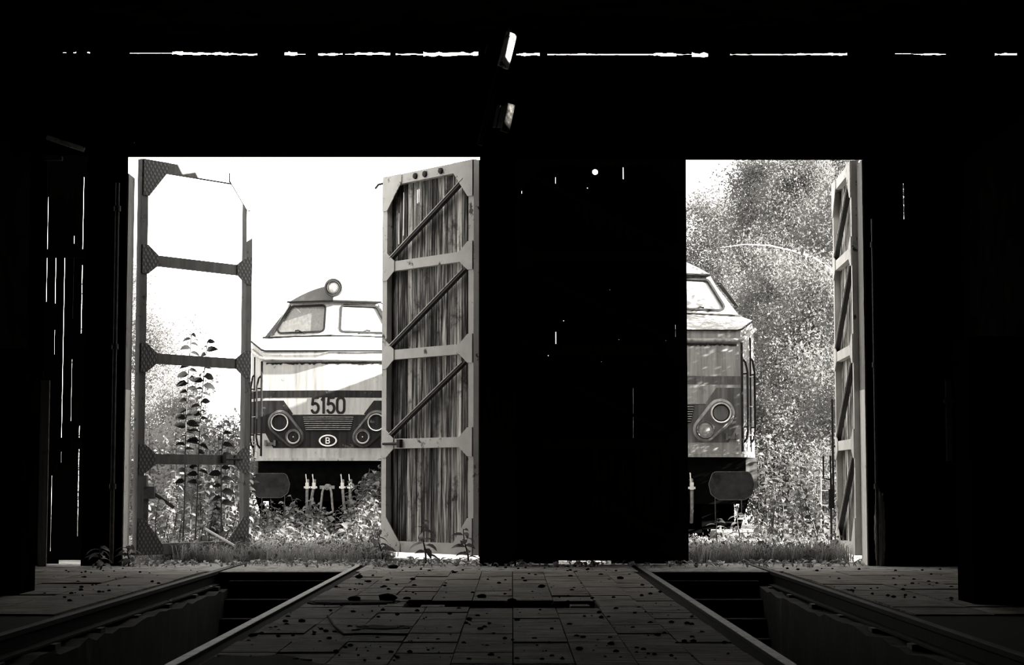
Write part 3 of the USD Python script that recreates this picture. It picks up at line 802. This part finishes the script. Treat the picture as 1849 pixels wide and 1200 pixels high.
    tx = meshkit.text_mesh('B', .105, .006, bold=True)
    bw = tx.bounds
    v = tx.vertices.copy()
    v = np.stack([v[:, 0] - (bw[0, 0] + bw[1, 0]) / 2, -.018 - v[:, 2], v[:, 1] - (bw[0, 1] + bw[1, 1]) / 2 + 1.69], 1)
    obj('emblem_letter', (v, tx.faces), M['white'], em)
    # lamp brackets
    for s in (-1, 1):
        x = s * 1.03
        obj('lamp_bracket', MB().box(x - .10, x + .10, FY(x) - .05, FY(x), 1.615, 1.66).box(x - .10, x - .06, FY(x) - .07, FY(x), 1.6, 1.70).box(x + .06, x + .10, FY(x) - .07, FY(x), 1.6, 1.70), M['loco_dark2'], L)
        # door seam and handrails on the chamfer
        ym = lambda k: VS * FW + CD * k
        xm = lambda k: s * (FW + (SW - FW) * k)
        obj('door_seam', MB().tube([(xm(.03), ym(.03) - .008, 1.42), (xm(.03), ym(.03) - .008, 3.1)], .022, 6).tube([(xm(.72), ym(.72) - .01, 1.42), (xm(.72), ym(.72) - .01, 3.2)], .014, 6), M['black'], L)
        for k, q in ((.30, 0.0), (.88, .04)):
            xx, yy = xm(k), ym(k)
            hr = MB().tube([(xx - s * .05, yy - .03, 2.86 + q), (xx - s * .01, yy - .12, 2.80 + q), (xx + s * .02, yy - .14, 2.65), (xx + s * .02, yy - .14, 1.75), (xx + s * .0, yy - .12, 1.62), (xx - s * .05, yy - .03, 1.54)], .017, 8)
            for z in (2.62, 1.80):
                hr.tube([(xx + s * .02, yy - .14, z), (xx - s * .08, yy + .0, z)], .012, 6)
            obj('handrail', hr, M['black'], L)
        for z in (2.58, 2.12, 1.68):
            obj('ladder_rung', MB().tube([(xm(.30), ym(.30) - .13, z), (xm(.88), ym(.88) - .13, z)], .009, 6), M['hose'], L)
        # mirror bar by the windscreen
        if s < 0:
            continue
        a, b = np.array([s * 1.0, 1.12, 4.12]), np.array([s * 1.27, 1.12, 3.74])
        obj('mirror', MB().tube([a + [-s * .06, .05, 0], a, b, b + [-s * .05, .05, -.02]], .018, 6).add([a + [-s * .05, .02, -.03], a + [-s * .01, .0, -.02], b + [-s * .01, 0, .02], b + [-s * .06, .02, .02]], [(0, 1, 2, 3)]), M['black'], L)
    # base plate, buffer beam and running gear
    bp = Polygon([(x, float(FY(np.array(x))) - .04) for x in np.linspace(-SW - .005, SW + .005, 41)] + [(SW + .02, 6), (-SW - .02, 6)])
    obj('base_plate', MB().prism(bp, 1.335, 1.385, xy), main, L)
    obj('buffer_beam', MB().box(-1.25, 1.25, .18, .35, .62, 1.33), M['under'], L)
    for s in (-1, 1):
        obj('beam_end', MB().box(s * 1.26, s * 1.44, .3, .5, .85, 1.33), M['loco_dark2'], L)
        bx = s * .96
        hd = Polygon([(-.22, .125), (.22, .125), (.255, .02), (.235, -.08), (.17, -.125), (-.17, -.125), (-.235, -.08), (-.255, .02)]).buffer(.09, 8)
        bf = obj('buffer', MB().prism(affinity.translate(hd, bx, .90), -.42, -.385, xz), M['buffer'], L)
        obj('buffer_rim', MB().prism(affinity.translate(hd.difference(hd.buffer(-.008)), bx, .90), -.424, -.384, xz), M['loco_dark2'], bf)
        obj('buffer_shank', MB().lathe([(.0, -.386), (.10, -.386), (.10, -.05), (.15, -.04), (.16, .2)], (bx, 0, .9), 'y', 20), M['under'], bf, 40)
        st = MB().tube([(bx - .2, .05, .72), (bx - .2, .05, .34), (bx + .2, .05, .34), (bx + .2, .05, .72)], .008, 6).box(bx - .2, bx + .2, .05, .25, .33, .35)
        obj('step_frame', st, M['loco_dark2'], L)
        obj('guard_iron', MB().beam((s * 1.30, .35, .85), (s * 1.12, .3, .25), .04, .10), M['under'], L)
    obj('underframe', MB().box(-1.2, 1.2, .35, 12.5, .62, 1.34), M['under'], L)
    for y0, y1 in ((.9, 5.2), (7.5, 11.6)):
        obj('bogie', MB().box(-.64, .64, y0, y1, .16, .7).box(-1.15, -.9, y0, y1, .3, .7).box(.9, 1.15, y0, y1, .3, .7).box(-1.15, 1.15, y0, y0 + .15, .22, .66), M['under'], L)
    for y in (1.9, 3.9, 8.5, 10.5):
        ws = MB()
        for s in (-1, 1):
            ws.lathe([(0, -.06), (.42, -.06), (.5, -.05), (.5, .05), (.54, .06), (.54, .09), (0, .09)], (s * .75, y, .5), 'x', 28)
        ws.tube([(-.8, y, .5), (.8, y, .5)], .08, 10)
        obj('wheelset', ws, M['under'], L, 40)
    for x, bend in ((-.36, -.0), (-.24, -.09), (.26, .05), (.40, .0)):
        hs = MB().tube([(x, .08, 1.0), (x + .005, .03, .88), (x + bend * .2, 0, .80), (x + bend * .5, .0, .62), (x + bend, .05, .42), (x + bend * 1.3, .12, .34)], [.03, .03, .028, .026, .026, .026], 8)
        h = obj('brake_hose', hs, M['hose'], L, 50)
        obj('hose_cock', MB().box(x - .055, x + .055, -.02, .06, .85, .885).box(x - .028, x + .028, -.03, .05, .84, .95).tube([(x - .01, .0, .95), (x - .025, .0, 1.1)], .01, 6), M['white'], h)
    cp = MB()
    for s in (-1, 1):
        cp.tube([(s * .055, -.1, .86), (s * .08, -.12, .78), (s * .10, -.13, .55), (s * .115, -.13, .44)], .02, 8)
    cp.tube([(-.115, -.13, .44), (0, -.14, .40), (.115, -.13, .44)], .02, 8)
    c_ = obj('coupling', cp, M['hose'], L, 50)
    obj('draw_hook', MB().lathe([(0, -.14), (.05, -.13), (.06, -.05), (.06, .2)], (0, .02, .87), 'y', 14).box(-.13, .13, -.10, -.05, .84, .90), M['hose'], c_)
    return L


make_loco((LX, LYF, 0), 'pale old diesel locomotive with number 5150, in the left doorway', M['loco_pale'], M['loco_dark'], M['loco_pale'], '5150', 'derelict locomotives outside the shed', M['loco_dark'], M['loco_dark2'], M['reflector'])
make_loco((RX, RYF, 0), 'faded grey old diesel locomotive half hidden by the closed door, in the right doorway', M['loco_grey'], M['loco_dark2'], M['loco_hood'], None, 'derelict locomotives outside the shed', None, M['loco_grey'], M['hose'])

# ------------------------------------------------------------------ ground outside
gx, gy = np.meshgrid(np.linspace(-26, 26, 105), np.linspace(22.70, 75, 107))
gz = (meshkit.fbm(np.stack([gx * .35, gy * .35, 0 * gx], -1), 4, 2) - .5) * .25 * np.clip((gy - 22.1) / 3, 0, 1) - .05
n_ = gx.shape[1]
gf = [(i * n_ + j, i * n_ + j + 1, (i + 1) * n_ + j + 1, (i + 1) * n_ + j) for i in range(gx.shape[0] - 1) for j in range(n_ - 1)]
tag(obj('ground', (np.stack([gx, gy, gz], -1).reshape(-1, 3), np.array(gf)), M['soil'], smooth=True), 'overgrown soil of the yard outside the doors', 'ground', kind='structure')


# ------------------------------------------------------------------ plants
def leaf_blade(Ln, Wd, droop, fold=.25, n=5):
    """A leaf along +x from the origin: curved midrib, folded blade with a pointed tip."""
    t = np.linspace(0, 1, n)
    w = Wd / 2 * np.sin(math.pi * np.clip(t, 0, 1) ** .75) ** .8
    x, z = Ln * np.sin(t * droop) / max(droop, .01), -Ln * (1 - np.cos(t * droop)) / max(droop, .01)
    v = np.concatenate([np.stack([x, -w, z + fold * w], 1), np.stack([x, 0 * w, z], 1), np.stack([x, w, z + fold * w], 1)])
    f = [(a * n + i, a * n + i + 1, (a + 1) * n + i + 1, (a + 1) * n + i) for a in (0, 1) for i in range(n - 1)]
    return v, f


def turned(m, yaw, pitch, at, roll=0.0):
    v, f = m
    c, s = math.cos(roll), math.sin(roll)
    v = v @ np.array([[1, 0, 0], [0, c, -s], [0, s, c]]).T
    c, s = math.cos(pitch), math.sin(pitch)
    v = v @ np.array([[c, 0, s], [0, 1, 0], [-s, 0, c]]).T @ np.eye(3)
    v = v * 1.0
    c, s = math.cos(yaw), math.sin(yaw)
    return v @ np.array([[c, -s, 0], [s, c, 0], [0, 0, 1]]).T + np.asarray(at), f


def stalk(name, label, cat, loc, h, rng, n, Ln, Wd, lm, lean=(0, 0), group=None, planar=None, start=.12, droop=1.0, sc=1.0):
    t = thing(name, label, cat, loc, 0, group, sc=sc)
    k = np.linspace(0, 1, 9)
    path = np.stack([lean[0] * k ** 1.6 * h + .01 * np.sin(k * 7), lean[1] * k ** 1.6 * h, k * h], 1)
    obj('stem', MB().tube(path, .010 * (1 - .75 * k) + .002, 5), M['stem'], t)
    for i in range(n):
        u = start + (1 - start) * (i + .5) / n
        p = np.array([np.interp(u, k, path[:, a]) for a in range(3)])
        sz = (1 if u < .75 else 1.6 - .8 * u) * rng.uniform(.75, 1.15)
        yaw = (0 if i % 2 else math.pi) + rng.gauss(0, .45) if planar else i * 2.4 + rng.gauss(0, .3)
        obj('leaf', turned(leaf_blade(Ln * sz, Wd * sz, droop * rng.uniform(.7, 1.3)), yaw, -rng.uniform(-.1, .5), p, (rng.choice((-1, 1)) * rng.uniform(.35, 1.1)) if planar else rng.gauss(0, .35)), lm, t, 60)
    return t


rp = random.Random(21)
# tall dark stalks seen against the sky in the left doorway
for (bx, by, tx_, ty_, n, lab) in ((330, 930, 345, 596, 34, 'taller dark leafy stalk behind the bare door frame, left one of the pair'), (352, 930, 374, 610, 34, 'dark leafy stalk behind the bare door frame, right one of the pair'),
                                   (398, 925, 404, 752, 16, 'shorter dark leafy stalk right of the tall pair behind the bare door frame')):
    b, tp = P(bx, by, 24.6), P(tx_, ty_, 24.6)
    h = tp[2]
    stalk('tall_weed', lab, 'plant', (b[0], 24.6, -.03), h, rp, n, .17, .10, M['leaf_dark'], ((tp[0] - b[0]) / h, 0), planar=True, start=.33, droop=.9)

# weeds: four sizes, each in three forms; every plant of its own
protos = {}
spots = []


def topline(pts):
    xs_, ys_ = zip(*pts)
    return lambda x: float(np.interp(x, xs_, ys_))


def sow(n, px0, px1, Y0, Y1, top_back, top_front, label, group, bend=.8):
    for i in range(n):
        px = rp.uniform(px0, px1); k = rp.random() ** bend; Y = Y0 + (Y1 - Y0) * k
        ty = top_front(px) + (top_back(px) - top_front(px)) * k + rp.uniform(-8, 22)
        h = P(px, ty, Y)[2]
        if h > .12:
            row = 'close to the shed' if Y < 25 else 'in the middle of the yard' if Y < 28.5 else 'far back'
            size = 'low' if h < .5 else 'knee-high' if h < .8 else 'tall'
            spots.append((P(px, 900, Y)[0], Y, h, f'{size} {label}, {row}', f'{size} {group}, {row}'))


sow(58, 247, 452, 23.0, 31, topline([(245, 760), (300, 745), (360, 770), (400, 720), (450, 760)]), topline([(245, 960), (450, 950)]),
    'leafy weed behind the bare door frame', 'weeds behind the bare door frame')
sow(180, 455, 690, 23.6, 32.3, topline([(455, 895), (520, 892), (570, 895), (600, 908), (630, 880), (655, 835), (690, 815)]), topline([(455, 990), (690, 970)]),
    'leafy weed before the pale locomotive', 'weeds in front of the pale locomotive')
sow(42, 1235, 1365, 23.2, 28.0, topline([(1240, 968), (1365, 962)]), topline([(1240, 1000), (1365, 995)]),
    'leafy weed before the faded grey locomotive', 'weeds in front of the faded grey locomotive')
sow(78, 1368, 1512, 23.2, 36, topline([(1368, 740), (1512, 690)]), topline([(1368, 985), (1512, 965)]),
    'leafy weed right of the faded grey locomotive', 'weeds right of the faded grey locomotive')
for x_, Y, h, lab, grp in spots:
    cls = min((.35, .65, 1.05, 1.6, 2.3), key=lambda q: abs(math.log(q / h)))
    form = rp.randrange(3)
    key = (cls, form)
    s = h / cls
    rz = rp.uniform(0, 360)
    if key not in protos:
        protos[key] = stalk('leafy_weed', lab, 'plant', (x_, Y, -.05), cls, rp, max(9, int(6 + cls * 13)), .135, .085, M['leaf'], (rp.uniform(-.15, .15), rp.uniform(-.15, .15)), grp, start=.1 if cls < 1 else .2, droop=1.15, sc=s)
    else:
        dup(protos[key], (x_, Y, -.05), rz, s, lab, grp)
# individual weeds at the threshold
for px, py, Y, h, lab in ((768, 1008, 21.95, .52, 'lone broad-leaved weed in front of the plank door leaf'), (845, 1010, 21.9, .42, 'small weed at the foot of the pillar'), (182, 1030, 20.9, .26, 'small weed on the floor by the far left door'),
                          (232, 1018, 21.6, .24, 'small weed at the foot of the left door post'), (690, 1008, 22.3, .4, 'small weed at the free edge of the plank door leaf'), (1338, 990, 24.6, .62, 'weed with two arching leaves below the grey buffer'), (1295, 1000, 24.2, .5, 'bushy pale weed below the grey buffer')):
    p = P(px, py, Y)
    stalk('threshold_weed', lab, 'plant', (p[0], Y, -.01), h, rp, 12, .19, .075, M['leaf'], (rp.uniform(-.2, .2), -.1), start=.2, droop=1.1)
# leaning shoot with round dark leaves before the right door
b = P(1478, 985, 24.2)
stalk('leaning_shoot', 'leaning shoot with dark rounded leaves left of the open right door', 'plant', (b[0], 24.2, -.02), P(1450, 852, 24.2)[2], rp, 22, .12, .11, M['leaf_dark'], (-.24, .1), start=.25, droop=.8)


# leaf clusters for trees and low growth
def cluster(n, rad, Ln, seed):
    rng = np.random.default_rng(seed)
    m = MB()
    for i in range(n):
        d = rng.normal(size=3); d /= np.linalg.norm(d)
        c = d * rad * rng.uniform(.15, 1) ** .6
        c[2] *= .75
        a = rng.normal(size=3) + np.array([0, 0, -.5]); a /= np.linalg.norm(a)
        b = np.cross(a, rng.normal(size=3)); b /= np.linalg.norm(b)
        s = Ln * rng.uniform(.7, 1.3)
        nn = np.cross(a, b)
        m.add([c, c + a * s * .5 + b * s * .3 + nn * s * .08, c + a * s, c + a * s * .5 - b * s * .3 + nn * s * .08], [(0, 1, 2), (0, 2, 3)])
    return m.data()


CL = [cluster(84, .36, .062, 100 + i) for i in range(4)]
CLS = [cluster(34, .24, .062, 200 + i) for i in range(3)]


def tuft(seed):
    rng = random.Random(seed)
    m = MB()
    for i in range(16):
        a = rng.uniform(0, 6.28); L = rng.uniform(.12, .3); o = np.array([rng.gauss(0, .05), rng.gauss(0, .05), 0]); dx = np.array([math.cos(a), math.sin(a), 0]); sd = np.array([-math.sin(a), math.cos(a), 0]) * .005
        p1 = o + dx * L * .25 + [0, 0, L * .7]; p2 = o + dx * L * .75 + [0, 0, L * .8]
        m.add([o - sd, o + sd, p1 + sd, p1 - sd, p2], [(0, 1, 2), (0, 2, 3), (3, 2, 4)])
    return m.data()


def instancer(path, protos_, m_, pts, rng, smin, smax, tilt=True):
    pi = UsdGeom.PointInstancer.Define(stage, path)
    rel = pi.CreatePrototypesRel()
    for i, d in enumerate(protos_):
        pm = usdkit.mesh(stage, f'{path}/form_{i:03d}', d, m_)
        rel.AddTarget(pm.GetPath())
    n = len(pts)
    pi.CreateProtoIndicesAttr(Vt.IntArray.FromNumpy(rng.integers(0, len(protos_), n).astype(np.int32)))
    pi.CreatePositionsAttr(Vt.Vec3fArray.FromNumpy(np.asarray(pts, np.float32)))
    q = rng.normal(size=(n, 4))
    if not tilt:
        q[:, 1:3] *= 0
    q /= np.linalg.norm(q, axis=1, keepdims=True)
    pi.CreateOrientationsAttr(Vt.QuathArray([Gf.Quath(float(a), float(b), float(c), float(d)) for a, b, c, d in q]))
    s = rng.uniform(smin, smax, n)
    pi.CreateScalesAttr(Vt.Vec3fArray.FromNumpy(np.repeat(s[:, None], 3, 1).astype(np.float32)))
    return tag(pi, kind='stuff')


def tree(name, label, loc, h, rx, n, seed, low=.08, group=None, lm='tree_leaf'):
    rng = np.random.default_rng(seed)
    t = thing(name, label, 'tree', loc, group=group)
    k = np.linspace(0, 1, 7)
    trunk = np.stack([.15 * np.sin(k * 3 + seed), .12 * np.cos(k * 2.4 + seed) - .12, k * h * .93], 1)
    obj('trunk', MB().tube(trunk, .10 * (1 - .85 * k) + .01, 7), M['bark'], t, 60)
    pts, br = [], MB()
    nb = max(10, n // 24)
    for i in range(nb):
        u = low + (1 - low) * (i + rng.uniform(0, 1)) / nb
        o = np.array([np.interp(u, k, trunk[:, a]) for a in range(3)])
        prof = rx * (math.sin(math.pi * min(1, .18 + .82 * u) ** .9) * .9 + .18)
        a = rng.uniform(0, 2 * math.pi)
        L = prof * rng.uniform(.6, 1.1)
        e = o + np.array([math.cos(a) * L, math.sin(a) * L, rng.uniform(-.05, .45) * L])
        md = (o + e) / 2 + [0, 0, .12 * L]
        br.tube([o, md, e], [.022, .014, .005], 4, cap=False)
        for j in range(n // nb):
            w = rng.uniform(.25, 1.05)
            pts.append((o + (e - o) * w) + rng.normal(size=3) * [.28, .28, .25] - [0, 0, rng.uniform(0, .3)])
    obj('branches', br, M['bark'], t)
    pts = np.array(pts); pts[:, 2] = np.clip(pts[:, 2], .1, None)
    instancer(str(t.GetPath()) + '/foliage', CL, M[lm], pts, rng, .8, 1.25)
    return t


# right: a wall of birches; (pixel x, depth, height, spread, clusters)
TR = [(1290, 47, 8.6, 1.7, 520, 'tall pale birch behind the grey locomotive, its crown reaching the open sky'),
      (1375, 45, 9.6, 1.8, 620, 'dense tall birch directly right of the grey locomotive roof'),
      (1440, 42, 9.2, 1.7, 620, 'dense birch in the middle of the leafy wall on the right'),
      (1505, 44, 9.8, 1.8, 620, 'tall birch behind the open right door leaf'),
      (1243, 52, 8.2, 1.8, 420, 'birch with thin top at the edge of the closed door, behind the grey locomotive'),
      (1400, 36, 5.6, 1.3, 420, 'bushy young tree standing beside the grey locomotive cab'),
      (1475, 34, 5.2, 1.2, 420, 'bushy young tree just left of the open right door leaf'),
      (1430, 50, 9.6, 2.0, 420, 'pale tree at the back of the leafy wall on the right'),
      (1340, 53, 9.4, 2.0, 420, 'pale tree at the very back, above the grey locomotive roof'),
      (1655, 27.9, 7.2, 1.75, 820, 'large bushy birch mostly hidden behind the right door post, added to shade the grey locomotive'),  # placed and enlarged for its shade on the grey locomotive
      (1570, 38, 8.0, 1.6, 300, 'birch mostly hidden behind the right door post')]
for i, (px, Y, h, rx, n, lab) in enumerate(TR):
    tree('birch_tree', lab, (P(px, 900, Y)[0], Y, -.05), h, rx, n, 300 + i)
# left: bright thicket behind the bare door frame
for i, (px, Y, h, rx, n, lab) in enumerate([(262, 46, 5.6, 1.0, 300, 'loose bright tree behind the bare door frame, at the left jamb'), (300, 44, 3.4, .8, 200, 'bright bushy sapling behind the bare door frame'), (215, 50, 7.6, 1.2, 240, 'bright tree beyond the left door post')]):
    tree('bright_tree', lab, (P(px, 900, Y)[0], Y, -.05), h, rx, n, 400 + i, lm='bright_leaf')
for i, (px, Y, h) in enumerate(((265, 36, 2.0), (320, 38, 2.1), (395, 38, 2.0), (345, 34, 1.6))):
    tree('bramble_bush', ['bushy growth low at the left jamb, behind the bare door frame', 'bushy growth behind the tall pair of stalks', 'bushy growth behind the short dark stalk', 'bushy growth left of the pale locomotive, nearest of the bushes'][i], (P(px, 900, Y)[0], Y, -.05), h, .95, 120, 500 + i, low=.02, lm='bright_leaf')

rng = np.random.default_rng(5)


def scatter(n, boxes, zmax, dens=None):
    out = []
    for i in range(n):
        px0, px1, Y0, Y1 = boxes[i % len(boxes)]
        Y = Y0 + (Y1 - Y0) * rng.uniform() ** 1.4
        p = P(rng.uniform(px0, px1), 900, Y)
        out.append((p[0], Y, rng.uniform(0, zmax)))
    return np.array(out)


BX = [(235, 460, 22.5, 30), (450, 700, 22.5, 31), (1230, 1380, 22.5, 27.5), (1360, 1530, 22.5, 32)]
tag(instancer('/World/low_undergrowth', CLS, M['leaf'], scatter(520, BX, .12), rng, .5, 1.0), 'low tangled small-leaved undergrowth covering the yard soil', 'undergrowth')
tag(instancer('/World/yard_grass', [tuft(i) for i in range(4)], M['grass'], scatter(900, [(a, b, 22.4, 24.9) for a, b, c, d in BX], .0), rng, .4, 1.15, tilt=False), 'thin pale grass tufts growing along the doorway and rails', 'grass')

# arching bare twig before the birches
tw = [P(1300, 447, 33), P(1345, 441, 33), P(1390, 443, 33), P(1430, 452, 33), P(1470, 465, 33)]
tag(obj('arching_twig', MB().tube(tw + [P(1520, 500, 33.5), P(1545, 620, 34), P(1550, 960, 34)], [.006, .011, .014, .015, .016, .018, .022, .03], 6), M['pole'], smooth=60), 'long pale bare twig arching in front of the birches', 'twig')
# pale pole lying in the weeds, dark post with a bar, small ladder
tag(obj('pale_pole', MB().tube([P(372, 955, 23.2), P(424, 985, 22.9)], .016, 8), M['pole']), 'pale pole lying aslant in the weeds inside the bare door frame', 'pole')
c = P(264, 880, 25.5)
t = thing('signal_post', 'small dark block post with slanting bar in the weeds inside the bare door frame', 'post', (c[0], 25.5, 0))
k_ = F_PX / 25.5
obj('head_block', MB().box(-8 / k_, 16 / k_, -.06, .06, c[2] - 20 / k_, c[2] + 2 / k_).box(-12 / k_, 2 / k_, -.07, .05, c[2] + 0, c[2] + 22 / k_), M['iron'], t)
obj('slanting_bar', MB().beam((10 / k_, 0, c[2] - 8 / k_), (48 / k_, .1, c[2] - 36 / k_), .03, .045), M['iron'], t)
obj('shaft', MB().box(-.03, .03, -.03, .03, -.05, c[2] - 10 / k_), M['iron'], t)
t = thing('step_ladder', 'pale thin ladder among the leaves left of the open right door', 'ladder', (P(1492, 900, 27)[0], 27, 0))
c = P(1492, 900, 27)
for dx in (-.06, .06):
    obj('side_rail', MB().tube([(dx * 1.4, 0, 0), (dx, .05, P(1492, 852, 27)[2])], .009, 6), M['pole'], t)
for z in np.linspace(.2, P(1492, 858, 27)[2], 5):
    obj('rung', MB().tube([(-.075, .02, z), (.075, .02, z)], .007, 6), M['pole'], t)

# ------------------------------------------------------------------ loose dirt, litter
def lump(r, seed, flat=.5):
    m = trimesh.creation.icosphere(1, 1.0)
    v = m.vertices * (1 + .7 * (meshkit.fbm(m.vertices * 1.7 + seed, 3, seed) - .5))[:, None] * np.array([r, r * .8, r * flat])
    v[:, 2] -= v[:, 2].min() + .15 * r * flat
    return v, m.faces


def floor_at(px, py):
    d = P(px, py, 1.0) - np.array([0, 0, EYE])
    q = np.array([0, 0, EYE]) + d * (-EYE / d[2])
    return q


rl = random.Random(4)
big = [(648, 1043, 10), (745, 1046, 7), (748, 1057, 6), (978, 1060, 9), (805, 1052, 3.5), (820, 1034, 6), (700, 1085, 22), (640, 1086, 16), (735, 1082, 10), (925, 1085, 11), (1500 - 300, 1142, 6), (1120, 1045, 9), (1085, 1038, 6), (1160, 1056, 5), (965, 1152, 6),
       (710, 1025, 12), (1030, 1040, 6), (948, 1048, 5), (604, 1140, 6), (665, 1050, 7), (690, 1060, 5), (1090, 1020, 5), (1040, 1010 + 12, 5), (870, 1078, 12), (1100, 1046, 4), (1225, 1101, 4), (1180, 1040, 5), (545, 1122, 9), (520, 1113, 6), (632, 1064, 4)]
for i, (px, py, r) in enumerate(big):
    q = floor_at(px, py)
    if PL[0] < q[0] < PL[1] + .08 or PR[0] - .08 < q[0] < PR[1] or q[1] > 21.5:
        continue
    rr = r * .75 * q[1] / F_PX
    tag(obj('dirt_clod', (lump(rr, i, .45)[0] + [q[0], q[1], -.004], lump(rr, i, .45)[1]), M['dirt'], smooth=40), f'{"broad" if r > 8 else "small"} black clod of dirt {"beyond" if q[1] > 15.3 else "on this side of"} the sunken trench, between the pits', 'dirt', f'{"broad" if r > 8 else "small"} dirt clods {"beyond" if q[1] > 15.3 else "before"} the trench')
pts, pg = [], []
for i in range(800):
    px, py = rl.uniform(300, 1500), 1022 + 170 * rl.random() ** 1.6
    q = floor_at(px, py)
    if -1.6 < q[0] < 1.28 and q[1] < 21.4:
        (pts if rl.random() < .55 else pg).append((q[0], q[1], -.003))
for i in range(160):
    q = floor_at(rl.choice([rl.uniform(80, 420), rl.uniform(1380, 1720)]), rl.uniform(1026, 1085))
    if (q[0] < -3.3 or q[0] > 2.9) and abs(q[0]) < 5.2 and q[1] < 21.4:
        pts.append((q[0], q[1], -.003))
rng = np.random.default_rng(8)
tag(instancer('/World/loose_dirt', [lump(.02, 50 + i, .5) for i in range(4)], M['dirt'], pts, rng, .2, 1.1, tilt=False), 'small black crumbs of dirt strewn over the floor slabs', 'dirt')
tag(instancer('/World/pale_grit', [lump(.006, 60 + i, .8) for i in range(3)], M['grit'], pg, rng, .4, 1.4, tilt=False), 'tiny pale grit specks strewn over the floor slabs', 'grit')
lt = []
for i in range(900):
    px = rl.choice([rl.uniform(215, 470), rl.uniform(455, 700), rl.uniform(650, 870), rl.uniform(870, 1240), rl.uniform(1235, 1560)])
    Y = rl.uniform(21.2, 22.9)
    lt.append((P(px, 900, Y)[0], Y, rl.uniform(0, .03)))


def dead(seed):
    r_ = random.Random(seed)
    v, f = leaf_blade(.09, .05, r_.uniform(.6, 1.6), .5, 4)
    v = v + [-.04, 0, .02]
    return v, f


tag(instancer('/World/leaf_litter', [dead(i) for i in range(4)], M['litter'], lt, rng, .5, 1.3, tilt=False), 'pale dead leaves and crumbs strewn along the doorway threshold', 'leaf litter')
# a few pale leaves and sticks lying on the left pit ledge
for i, (px, py, ln, lab) in enumerate(((285, 1083, .2, 'long pale leaf lying on the left pit ledge, nearest the camera'), (343, 1061, .14, 'greyish leaf lying on the left pit ledge'), (376, 1057, .1, 'small pale leaf lying on the left pit ledge, nearest the steps'))):
    q = P(px, py, 1.0) - np.array([0, 0, EYE]); q = np.array([0, 0, EYE]) + q * ((-EYE - .12) / q[2])
    v, f = leaf_blade(ln, .05, .8, .4)
    v, f = turned((v, f), 2.2 + i, -.2, (max(q[0], PL[0] + .1), q[1], -.13))
    tag(obj('fallen_leaf', (v, f), M['litter'], smooth=60), lab, 'leaf')
tag(obj('bent_wire', MB().tube([floor_at(592, 1114) + [0, 0, .01], floor_at(604, 1134) + [0, 0, .015], floor_at(622, 1148) + [0, 0, .01], floor_at(650, 1150) + [0, 0, .02], floor_at(690, 1147) + [0, 0, .01], floor_at(735, 1148) + [0, 0, .01]], .008, 6), M['black']), 'thin black wire lying bent on the floor left of centre', 'wire')

# flat black layer over the near end of the platform, dirt along the trench
rd = random.Random(9)


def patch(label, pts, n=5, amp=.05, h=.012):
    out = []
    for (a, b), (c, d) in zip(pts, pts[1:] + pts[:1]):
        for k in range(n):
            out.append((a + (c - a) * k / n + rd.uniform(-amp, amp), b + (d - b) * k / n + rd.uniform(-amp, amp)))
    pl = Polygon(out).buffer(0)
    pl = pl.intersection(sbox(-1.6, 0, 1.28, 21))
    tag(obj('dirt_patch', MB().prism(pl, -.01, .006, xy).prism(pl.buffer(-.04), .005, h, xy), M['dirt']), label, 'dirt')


patch('broad black layer covering the near end of the central platform', [(-1.7, 8.2), (1.4, 8.2), (1.4, 9.7), (.6, 9.5), (-.1, 9.75), (-.8, 9.6), (-1.25, 10.3), (-1.7, 10.2)], 9, .07)
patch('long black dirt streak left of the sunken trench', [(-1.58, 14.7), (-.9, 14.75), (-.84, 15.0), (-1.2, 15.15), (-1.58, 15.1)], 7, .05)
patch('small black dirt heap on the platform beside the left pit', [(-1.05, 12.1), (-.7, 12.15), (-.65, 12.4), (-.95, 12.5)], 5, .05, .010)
